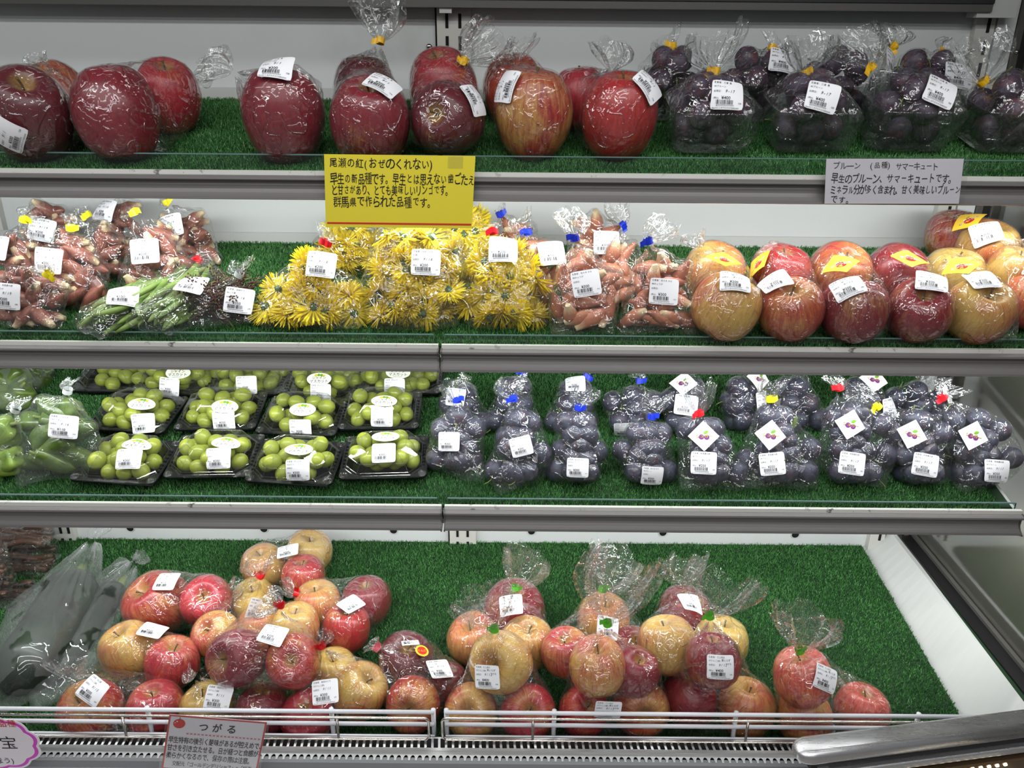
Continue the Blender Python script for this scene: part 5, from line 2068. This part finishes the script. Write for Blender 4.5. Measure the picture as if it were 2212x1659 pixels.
# ------------------------------------------------------------------ third shelf: prunes
def prunes(row, i, xc, yb, w, yt, n, tie, tail, color, lab, kind, stk=None, front=None, ears=(), d=.060, lean=26, tab=1, prof=((0, 1.0), (.7, 1.0), (1, .72))):
    NO = ['first', 'second', 'third', 'fourth', 'fifth', 'sixth', 'seventh', 'eighth', 'ninth'][i]
    desc = '%s-row prune bag, %s from the grapes' % (row, NO)
    fr = bag_frame(3, xc, yb, w * 1.13, yt, d, lean, front)
    fruits = fill_plums(3, fr, n + (8 if row == 'front' else 1), .0197, d, 'dusty blue prune in the %s' % desc, 'prunes in the ' + desc, PRUNE_M, 'prune', 'prune', 100 + i * 3 + (40 if row == 'back' else 0), .35, prof)
    bag(3, 'clear bag of blue prunes, %s' % desc.replace(' prune bag', ' row' if False else ''), 'bag', 'bags of prunes', fruits, tie=tie, tail=tail, color=color, labels=[(kind, *lab)] if lab else (), stickers=[('sugar', *stk)] if stk else (), ears=ears, name='prune_bag', tab=tab,
        tie_y=float(np.mean([c[1] for c, _ in fruits])) + .012)


for a in (
        ('front', 0, 990, 1046, 128, 876, 14, (987, 864), (968, 825, .05), 'blue', (970, 954, -1), 'prune', None, None, ((1062, 1062),)),
        ('front', 1, 1119, 1072, 134, 880, 15, (1109, 861), (1098, 818, .05), 'blue', (1126, 964, 14), 'prune', None, None, ((1070, 1078), (1186, 1040))),
        ('front', 2, 1250, 1072, 136, 888, 15, (1250, 880), (1256, 838, .045), 'blue', (1248, 1010, -2), 'prune', None, None, ()),
        ('front', 3, 1392, 1072, 136, 910, 14, (1408, 900), (1410, 852, .045), 'blue', (1409, 1028, -5), 'prune', None, None, ()),
        ('front', 4, 1530, 1074, 150, 900, 16, (1511, 893), (1520, 828, .05), 'red', (1520, 1000, -3), 'prune_sugar', (1520, 942, -2), None, ((1462, 1070), (1618, 1066))),
        ('front', 5, 1678, 1072, 172, 874, 18, (1664, 862), (1668, 822, .04), 'lemon', (1668, 1002, 5), 'prune_sugar', (1664, 940, -8), None, ((1590, 1070), (1774, 1062))),
        ('front', 6, 1838, 1074, 172, 866, 19, (1813, 837), (1812, 812, .03), 'red', (1840, 1001, -8), 'prune_sugar', (1836, 917, -14), None, ((1752, 1000), (1924, 1060))),
        ('front', 7, 1978, 1076, 150, 884, 16, (1895, 878), (1850, 830, .03), 'lemon', (1998, 1004, -10), 'prune_sugar', (1969, 938, -20), None, ((2068, 1044),)),
        ('front', 8, 2108, 1078, 168, 880, 18, (2036, 858), (2062, 828, .04), 'red', (2152, 1017, -4), 'prune_sugar', (2101, 941, -18), None, ((2070, 1074), (2194, 1040)))):
    prunes(*a[:13], front=a[13], ears=a[14])
for a in (
        ('back', 0, 1005, 0, 118, 825, 9, (982, 806), None, None, (984, 858, -8), 'prune', None, 1.20, ((935, 940),)),
        ('back', 1, 1112, 0, 122, 812, 9, (1130, 806), None, 'blue', None, 'prune', None, 1.205, ()),
        ('back', 2, 1246, 0, 128, 818, 9, (1268, 812), (1262, 798, .02), 'blue', (1243, 828, 0), 'prune', None, 1.205, ()),
        ('back', 3, 1376, 0, 124, 832, 9, (1382, 822), (1378, 806, .02), 'blue', (1348, 928, 6), 'prune', None, 1.205, ()),
        ('back', 4, 1492, 0, 118, 815, 9, (1510, 800), None, None, (1482, 875, -8), 'prune_sugar', (1476, 828, -10), 1.205, ()),
        ('back', 5, 1612, 0, 130, 812, 9, (1640, 796), None, None, (1646, 868, 6), 'prune_sugar', (1638, 818, -6), 1.21, ()),
        ('back', 6, 1738, 0, 130, 812, 9, (1740, 796), None, None, None, 'prune_sugar', (1776, 838, -10), 1.215, ()),
        ('back', 7, 1892, 0, 138, 812, 9, (1890, 796), None, None, (1922, 882, 6), 'prune_sugar', (1886, 822, -14), 1.215, ()),
        ('back', 8, 2008, 0, 126, 822, 9, (2020, 800), None, None, None, 'prune_sugar', (2046, 850, -8), 1.22, ())):
    prunes(*a[:13], front=a[13], ears=a[14])
# a pale leaf among the prunes
p = at_depth(1722, 900, 1.165)
mb = MB()
n = 8
vs = []
for i in range(n + 1):
    u = i / n
    w_ = .0065 * math.sin(PI * u) ** .8
    vs += [(-w_, 0.002 * math.sin(3 * u), -u * .028), (0, -.0015, -u * .028), (w_, 0.002 * math.sin(3 * u), -u * .028)]
fs = []
for i in range(n):
    for c in range(2):
        fs.append((i * 3 + c, i * 3 + c + 1, i * 3 + c + 4, i * 3 + c + 3))
mb.add([tuple(v) for v in vs] + [(x, y + .0006, z) for x, y, z in vs], fs + [tuple(reversed([i + 27 for i in f])) for f in fs])
lf = tag(obj('leaf', mb.mesh('leaf', M['leaf'], True), None, Matrix.Translation(p) @ Matrix.Rotation(.3, 4, 'Y')), 'small yellow-green leaf among the back prunes above the seventh bag', 'leaf')
# ------------------------------------------------------------------ bottom well: four-apple bags on the right
def sack(desc, aps, tie, tail, color, labels, kind, group, ears=(), stickers=(), tie_y=None, film='film', tab=1, nk=.0055):
    fr = []
    for (pos, px, py, w, wd, tint, cov, rot, lift, y) in aps:
        fr.append(apple(4, px, py, w, '%s apple, %s in the %s' % (wd, pos, desc), 'apples in the bottom well', tint, cov, 'round', rot, lift, y))
    cy = float(np.mean([f[0][1] for f in fr]))
    return bag(4, 'clear bag of apples, the %s' % desc, 'bag', group, fr, tie=tie, tail=tail, color=color, labels=[(kind, *l) for l in labels], ears=ears, stickers=stickers, name='apple_bag', tie_y=cy, film=film, tab=tab, neck=nk)


RG, LG = 'four-apple bags with green ties', 'apple bags with red ties piled at the left'
sack('back bag of the first green-tied stack', [('top', 1110, 1318, 130, 'deep red', 'deep', .85, (-10, 5), .110, 1.20), ('left', 1022, 1382, 112, 'red-striped yellow', 'coral', .52, (-10, -10), None, 1.165), ('right', 1138, 1390, 114, 'yellow-orange', 'coral', .40, (-10, 5), None, 1.165)],
     (1113, 1270), (1143, 1196, .085), 'green', ((1104, 1308, 5),), 'apple_four', RG, tie_y=1.19)
sack('back bag of the second green-tied stack', [('top', 1303, 1338, 112, 'orange', 'coral', .48, (0, 5), None, 1.215), ('left', 1224, 1410, 106, 'rosy', 'rose', .55, (-5, -10), None, 1.165), ('right', 1368, 1418, 118, 'dull red', 'deep', .70, (-5, 5), None, 1.165)],
     (1302, 1272), (1352, 1205, .10), 'green', ((1312, 1356, -8),), 'apple_four', RG, tie_y=1.19, ears=((1195, 1475),))
sack('back bag of the third green-tied stack', [('top', 1478, 1322, 110, 'crimson', 'deep', .95, (10, 0), None, 1.225), ('left', 1442, 1392, 124, 'yellow blushed', 'coral', .38, (15, -12), None, 1.165), ('right', 1556, 1390, 118, 'golden', 'orange', .24, (10, 10), None, 1.17)],
     (1480, 1268), (1474, 1206, .07), None, ((1492, 1304, 10),), 'apple_four', RG, tie_y=1.20)
sack('front bag of the first green-tied stack', [('top', 1082, 1430, 134, 'yellow-green blushed', 'red', .38, (-55, -20), .118, None), ('left', 1018, 1536, 116, 'red and yellow', 'rose', .50, (-45, -5), None, 1.0), ('right', 1140, 1540, 120, 'red-shouldered', 'rose', .70, (-40, 5), None, 1.0)],
     (1068, 1358), (1040, 1278, .10), 'green', ((1053, 1462, 3),), 'apple_four', RG, tie_y=1.03, ears=((958, 1590), (1196, 1590)))
sack('front bag of the second green-tied stack', [('top', 1290, 1440, 124, 'yellow-orange blushed', 'coral', .50, (0, 0), .118, None), ('left', 1260, 1536, 108, 'rosy red', 'rose', .75, (-30, 15), None, 1.0), ('right', 1384, 1530, 120, 'red stem-up', 'red', .60, (-62, 2), None, 0.99), ('behind', 1372, 1452, 104, 'dark red', 'deep', .85, (-10, 10), None, 1.075)],
     (1312, 1346), (1340, 1215, .115), 'green', ((1313, 1532, -4),), 'apple_four', RG, tie_y=1.03, ears=((1205, 1590), (1440, 1590)))
sack('front bag of the third green-tied stack', [('top', 1540, 1428, 118, 'crimson', 'deep', .80, (20, 0), .118, None), ('left', 1490, 1512, 116, 'crimson smooth', 'deep', .92, (30, 0), None, 1.0), ('right', 1612, 1528, 122, 'orange-striped', 'coral', .50, (5, 5), None, .995)],
     (1533, 1330), (1562, 1238, .11), 'green', ((1557, 1442, -2),), 'apple_four', RG, tie_y=1.03, ears=((1436, 1590), (1680, 1590)))
sack('lone bag at the right with a green tie', [('top', 1733, 1462, 124, 'orange-red', 'coral', .66, (10, -10), .115, None), ('left', 1738, 1550, 116, 'orange', 'coral', .52, (15, 0), None, .99), ('right', 1862, 1536, 112, 'coral red', 'coral', .74, (5, 5), None, 1.0)],
     (1727, 1404), (1738, 1322, .10), 'green', ((1784, 1466, -22),), 'apple_four', 'four-apple bags with green ties', tie_y=1.03, ears=((1680, 1590), (1925, 1580)))

# ------------------------------------------------------------------ bottom well: pile of red-tied bags on the left
sack('topmost bag of the left pile', [('upper', 668, 1192, 96, 'yellow blushed', 'coral', .28, (-5, 10), None, 1.36), ('left', 570, 1222, 92, 'golden', 'coral', .42, (-5, -8), None, 1.34), ('lower', 656, 1246, 94, 'pinkish red', 'rose', .62, (0, 0), None, 1.29)],
     (655, 1264), (640, 1296, .03), 'red', ((622, 1191, 26),), 'apple_three', LG, tie_y=1.26, ears=((712, 1175, 1.36),))
sack('upper left bag of the left pile', [('left', 342, 1304, 136, 'bright red and yellow', 'red', .62, (-20, -25), None, 1.185), ('right', 446, 1298, 108, 'crimson', 'rose', .90, (-40, 10), None, 1.21)],
     (487, 1282), (520, 1262, .035), 'red', ((360, 1256, -8),), 'apple_five', LG, tie_y=1.20, ears=((436, 1236, 1.22),))
sack('bag of the left pile under the topmost one', [('upper', 548, 1300, 96, 'pale orange', 'orange', .26, (-5, 0), None, 1.22), ('left', 468, 1372, 100, 'red and yellow', 'rose', .48, (-30, -20), None, 1.13)],
     (563, 1243), (556, 1208, .055), 'red', ((547, 1314, -16),), 'apple_three', LG, tie_y=1.235)
sack('right bag of the left pile with a tilted label', [('left', 686, 1304, 100, 'orange-brown', 'coral', .52, (0, -5), None, 1.225), ('right', 792, 1298, 104, 'dark crimson', 'deep', .97, (0, 0), None, 1.225), ('lower', 748, 1358, 104, 'bright red', 'red', .80, (5, 5), None, 1.16)],
     (640, 1281), (610, 1275, .03), 'red', ((758, 1306, 64),), 'apple_three', LG, tie_y=1.22, ears=((838, 1300, 1.22),))
sack('left bag lying below the upper left one', [('left', 278, 1404, 118, 'yellow with red shoulder', 'rose', .34, (0, -20), None, 1.07), ('right', 372, 1432, 112, 'pink-red', 'rose', .66, (0, 15), None, 1.06)],
     (428, 1452), (452, 1462, .03), None, ((330, 1362, -18),), 'apple_five', LG, tie_y=1.055, ears=((214, 1392, 1.08),))
sack('central bag with two stem-up apples', [('left', 514, 1420, 124, 'dark red stem-out', 'deep', .78, (-58, -22), .122, None), ('right', 634, 1428, 116, 'bright red stem-out', 'red', .66, (-48, 8), .118, None), ('behind', 640, 1352, 100, 'yellowish', 'coral', .36, (0, 0), None, 1.12), ('behind left', 560, 1352, 90, 'orange', 'coral', .4, (0, 0), None, 1.13)],
     (606, 1306), (572, 1288, .055), 'red', ((590, 1372, -22),), 'apple_three', LG, tie_y=1.09, ears=((680, 1480, 1.0),))
sack('frontmost left bag behind the fence', [('left', 196, 1534, 128, 'red-yellow striped', 'red', .60, (-25, -15), None, 1.0), ('right', 336, 1532, 118, 'rosy', 'rose', .72, (0, 0), None, 1.0)],
     (146, 1460), (152, 1428, .06), None, ((203, 1492, -34),), 'apple_five', LG, tie_y=1.04, ears=((190, 1408, 1.05), (392, 1500), (110, 1590)))
sack('bag under the central one behind the fence', [('left', 448, 1532, 112, 'yellow', 'coral', .22, (0, -10), None, 1.0), ('right', 566, 1540, 118, 'dark red', 'deep', .86, (20, 0), None, 1.0)],
     (420, 1462), (400, 1452, .02), None, ((472, 1508, -8),), 'apple_three', LG, tie_y=1.03)
sack('right front bag of the left pile', [('left', 722, 1452, 100, 'yellow-orange', 'coral', .26, (0, 0), None, 1.075), ('right', 778, 1492, 118, 'green-yellow russet', 'orange', .40, (-10, 30), None, 1.02), ('lower', 664, 1548, 112, 'rosy red', 'rose', .80, (-15, 0), None, .985)],
     (694, 1394), (698, 1362, .025), 'red', ((703, 1494, 8),), 'apple_three', LG, tie_y=1.04)
sack('dark apple bag with a gold round sticker', [('upper', 876, 1424, 116, 'dark wine red', 'dark', .92, (-20, 10), None, 1.075), ('lower', 892, 1522, 118, 'red-yellow stem-up', 'red', .60, (-60, -5), None, 1.0), ('right', 970, 1474, 80, 'dark red', 'dark', .90, (0, 0), None, 1.06)],
     (813, 1399), (797, 1388, .025), 'pink', ((949, 1446, 36),), 'apple_dark', LG, tie_y=1.07, ears=((955, 1390, 1.09),), stickers=(('strip', 886, 1390, 36), ('round', 911, 1407, 30)))


# ------------------------------------------------------------------ bottom well: dark squash in fogged bags and brown stalks
def squash(desc, a, b, ya, yb, r, bend, tie, tail, ears=()):
    A, B = at_depth(a[0], a[1], ya), at_depth(b[0], b[1], yb)
    ax = (B - A)
    L = ax.length
    ax.normalize()
    s = ax.cross(Vector((0, -1, 0.3))).normalized()
    n = 22
    pts, rs = [], []
    for i in range(n):
        u = i / (n - 1)
        pts.append(A + ax * (L * u) + s * bend * math.sin(PI * u))
        e = min(u, 1 - u) * 2
        rs.append(r * min(1.0, (max(e, .004) * 3.2) ** .5) * (1 - .14 * u))
    mid = (A + B) / 2
    mb = MB().tube([p - mid for p in pts], rs, 24)
    o = obj('dark_squash', mb.mesh('dark_squash', M['zucchini'], True))
    o.location = mid
    tag(o, 'long dark green squash in the %s' % desc, 'squash', None)
    tipd = ax
    st = obj('stem', MB().tube([pts[-1] - mid - ax * .01, pts[-1] - mid + ax * .018], [.011, .008], 8).mesh('stem', M['green_stem'], True), o)
    fr = [(np.array(p), q + .002) for p, q in zip(pts[::2], rs[::2])]
    cy = (ya + yb) / 2
    bag(4, 'fogged bag holding a long dark squash, the %s' % desc, 'bag', 'fogged squash bags', fr, tie=tie, tail=tail, color=None, ears=ears, name='squash_bag', film='film_fog', tie_y=yb + .01, sag=.12, neck=.008, margin=.004)


squash('large fogged bag at the far left', (18, 1498), (170, 1238), 1.02, 1.28, .058, .012, (203, 1160), (210, 1136, .03), ears=((232, 1168, 1.31), (6, 1300, 1.2), (-20, 1560, 1.0), (100, 1490, 1.03)))
squash('second fogged bag beside the apple pile', (98, 1500), (262, 1262), 1.045, 1.30, .044, -.010, (294, 1212), (306, 1196, .03), ears=((318, 1240, 1.32), (60, 1560, 1.0), (190, 1480, 1.05), (262, 1180, 1.36)))


def stalks(desc, px, py, y, w, h, n, seed, tie, ears):
    q = random.Random(seed)
    c = at_depth(px, py, y)
    out = []
    for i in range(n):
        pts = []
        oz, oy = q.uniform(-.5, .5) * h, q.uniform(-.022, .022)
        for j in range(9):
            u = j / 8 - .5
            pts.append((u * w, oy + .003 * math.sin(u * 6 + i), oz + .004 * math.sin(u * 9 + i * 1.7)))
        rr = q.uniform(.0038, .0062)
        o = obj('dried_stalk', MB().tube(pts, [rr * q.uniform(.8, 1.15) for _ in pts], 8).mesh('dried_stalk', M['brown_stem'], True), None, Matrix.Translation(c))
        tag(o, 'thin dark brown stalk in the %s' % desc, 'stalk', 'stalks in the ' + desc)
        for j in (0, 4, 8):
            out.append((np.array(c + Vector(pts[j])), .007))
    bag(4, 'wrapped bundle of dark brown stalks, the %s' % desc, 'bag', 'bags of brown stalks', out, tie=tie, tail=None, color=None, ears=ears, name='stalk_bag', tie_y=y - .02)


stalks('upper pack at the left frame edge', 38, 1195, 1.35, .135, .095, 20, 91, (92, 1148), ((95, 1160, 1.33), (88, 1258, 1.33)))
stalks('lower pack at the left frame edge', 12, 1296, 1.27, .11, .065, 13, 92, (64, 1262), ((50, 1330, 1.25),))
stalks('small pack cut by the frame edge', -24, 1228, 1.25, .07, .10, 12, 93, (10, 1160), ((14, 1265, 1.24),))


# ------------------------------------------------------------------ notices
class Card:
    """flat card placed at its real position: corner pixels are measured on a plane tilted back from the vertical"""

    def __init__(self, tl, tr, bl, y, lean=0.0):
        self.o = at_depth(tl[0], tl[1], y)
        self.u = at_depth(tr[0], tr[1], y) - self.o
        k = at_depth(bl[0], bl[1], y + lean) - self.o
        self.v = k
        self.n = self.u.cross(self.v).normalized()
        if self.n.y > 0:
            self.n = -self.n
        self.W, self.H = self.u.length, self.v.length

    def at(self, x, y, d=0.0):
        return self.o + self.u * x + self.v * y + self.n * d

    def flat(self, mb, V, Fs, d, mi=0):
        """V in metres from the top left corner, x right, y down negative"""
        mb.add([self.at(x / self.W, -y / self.H, d) for x, y in V], Fs, mi)

    def slab(self, mb, x0, y0, x1, y1, d0, d1, mi=0):
        vs = [self.at(x, y, d) for d in (d0, d1) for x, y in ((x0, y0), (x1, y0), (x1, y1), (x0, y1))]
        mb.add(vs, [(3, 2, 1, 0), (4, 5, 6, 7), (0, 1, 5, 4), (1, 2, 6, 5), (2, 3, 7, 6), (3, 0, 4, 7)], mi)


def write(card, lines, pxw, pxh, name, root, M0, mat, bold=.008, jitter=.13, seed=1, d=.0006, shear=0.0):
    """lines: (text, x0, x1, yc, h) in photograph pixels from the card's top left corner"""
    mb = MB()
    sx, sy = card.W / pxw, card.H / pxh
    for i, (s, x0, x1, yc, h) in enumerate(lines):
        V, Fs = text_fit(s, x0 * sx, None if x1 is None else x1 * sx, -yc * sy, h * sy, bold, shear, jitter, seed + i)
        card.flat(mb, V, Fs, d)
    return recess(mb, name, M[mat], root, M0)


# yellow notice
c = Card((700, 333), (1027, 337), (704, 490), 1.098, .004)
root = tag(empty('yellow_notice', c.at(.5, 1)), 'yellow handwritten card hanging on the front of the top shelf', 'sign')
M0 = Matrix.Translation(root.location)
mb = MB()
c.slab(mb, 0, 0, 1, 1, -.0004, .0002)
recess(mb, 'card', M['card_yellow'], root, M0)
write(c, [('尾瀬の紅(おぜのくれない)', 12, 234, 18, 25), ('早生の新品種です。早生とは思えない歯ごたえ', 12, 326, 50, 26), ('と甘さがあり、とても美味しいリンゴです。', 16, 270, 74, 24), ('群馬県で作られた品種です。', 18, 232, 100, 26)], 327, 156, 'handwriting', root, M0, 'ink')
mb = MB()
c.slab(mb, .01, .930, .995, .956, .0002, .0005)
recess(mb, 'red_line', M['red_ink'], root, M0)
mb = MB()
c.slab(mb, .82, .01, .92, .17, .0004, .0006)
recess(mb, 'clear_tape', M['acrylic'], root, M0)

# white notice in a clear holder
c = Card((1785, 343), (2082, 343), (1781, 440), 1.098, .004)
root = tag(empty('white_notice', c.at(.5, 1)), 'white handwritten card in a clear holder below the plum punnets', 'sign')
M0 = Matrix.Translation(root.location)
mb = MB()
c.slab(mb, 0, 0, 1, 1, -.0004, .0002)
recess(mb, 'card', M['card_white'], root, M0)
write(c, [('プルーン', 16, 74, 15, 17), ('(品種)', 96, 138, 14, 17), ('サマーキュート', 152, 242, 16, 17)], 297, 98, 'light_handwriting', root, M0, 'ink', 0.0)
write(c, [('早生のプルーン、サマーキュートです。', 12, 274, 43, 23), ('ミネラル分が多く含まれ、甘く美味しいプルーン', 12, 296, 67, 22), ('です。', 14, 52, 89, 21)], 297, 98, 'handwriting', root, M0, 'ink', .008, .13, 4, shear=.08)
mb = MB()
c.slab(mb, -.005, -.06, 1.035, 1.01, .0012, .0022)
recess(mb, 'clear_holder', M['acrylic'], root, M0)

# printed card clipped on the chrome hanger
c = Card((366, 1543), (577, 1560), (350, 1650), .8435, -.004)
root = tag(empty('printed_notice', c.at(.5, .5)), 'printed card with red border and apple picture on the chrome hanger', 'sign')
M0 = Matrix.Translation(root.location)
mb = MB()
c.slab(mb, 0, 0, 1, 1.1, -.0006, 0)
recess(mb, 'card', M['card_white'], root, M0)
mb = MB()
for a in ((0, 0, 1, .030), (0, 1.07, 1, 1.1), (0, .03, .018, 1.07), (.982, .03, 1, 1.07)):
    c.slab(mb, *a, 0, .0003)
recess(mb, 'red_border', M['pinkred'], root, M0)
mb = MB()
s = c.W / 211
c.flat(mb, *disc(24 * s, -23 * s, 13 * s, 28, 13 * s), .0005, 0)
c.flat(mb, *rects([(23.4 * s, -12 * s, 24.8 * s, -5 * s)]), .0006, 1)
c.flat(mb, *disc(19 * s, -17 * s, 1.6 * s, 10), .0007, 2)
c.flat(mb, *disc(15 * s, -21 * s, 1.2 * s, 10), .0007, 2)
recess(mb, 'apple_picture', [M['stick_red'], M['ink'], M['white_print']], root, M0)
write(c, [('つ', 68, 87, 21, 20), ('が', 97, 117, 21, 20), ('る', 129, 147, 21, 20), ], 211, 107, 'heading', root, M0, 'ink', .018, .0001)
write(c, [('×' * 20, 42, 204, 37, 9)], 211, 107, 'cross_row', root, M0, 'pinkred', .0, 0)
write(c, [('早生特有の後引く酸味があるが控えめで、', 6, 208, 52, 15), ('甘さを引き立たせる。日が経つと食感が', 6, 206, 69, 15), ('柔らかくなるので、保存の際は注意。', 6, 190, 86, 15)], 211, 107, 'printed_text', root, M0, 'ink', .010, .0001)
write(c, [('交配元「ゴールデンデリシャス」×「紅玉」', 22, 200, 103, 11)], 211, 107, 'small_text', root, M0, 'ink', .005, .0001)
mb = MB()
c.slab(mb, -.025, -.03, 1.03, 1.14, .0010, .0014)
recess(mb, 'clear_sleeve', M['acrylic'], root, M0)

# cloud-shaped notice at the lower left corner
yy = .840
cc = at_depth(-12, 1606, yy)
root = tag(empty('cloud_notice', cc), 'cloud-shaped white notice with magenta border at the lower left corner', 'sign')
M0 = Matrix.Translation(cc)
kx = (at_depth(88, 1606, yy) - cc).length / 100


def cloud(k, d, n=160):
    out = []
    for i in range(n):
        a = 2 * PI * i / n
        r = (1 + .085 * abs(math.sin(a * 5 + .5)) - .03) * k
        out.append((cc.x + 96 * kx * r * math.cos(a), yy - d - .25 * (76 * kx * r * math.sin(a)) * 0, cc.z + 74 * kx * r * math.sin(a)))
    return out


for nm, k, d0, d1, mat in (('card', 1.0, -.0006, 0, 'card_white'), ('magenta_border', .945, 0, .0003, 'magenta'), ('card_face', .865, .0003, .0006, 'card_white')):
    a, b = cloud(k, d0), cloud(k, d1)
    n = len(a)
    mb = MB().add(a + b, [tuple(reversed(range(n, 2 * n))), tuple(range(n))] + [(i, n + i, n + (i + 1) % n, (i + 1) % n) for i in range(n)])
    recess(mb, nm, M[mat], root, M0)


def cloud_text(s, px0, px1, py, h, mat, bold, sd):
    a, b = at_depth(px0, py, yy), at_depth(px1, py, yy)
    hh = h * kx
    V, Fs = text_fit(s, 0, b.x - a.x, 0, hh, bold, 0, .05, sd)
    mb = MB().add([(a.x + x, yy - .0010, a.z + y) for x, y in V], Fs)
    recess(mb, 'handwriting', M[mat], root, M0)


cloud_text('品種', -4, 34, 1562, 22, 'red_ink', .008, 1)
cloud_text('宝', 2, 36, 1604, 40, 'ink', -.004, 2)
cloud_text('ほう)', -10, 30, 1642, 20, 'ink', 0, 3)
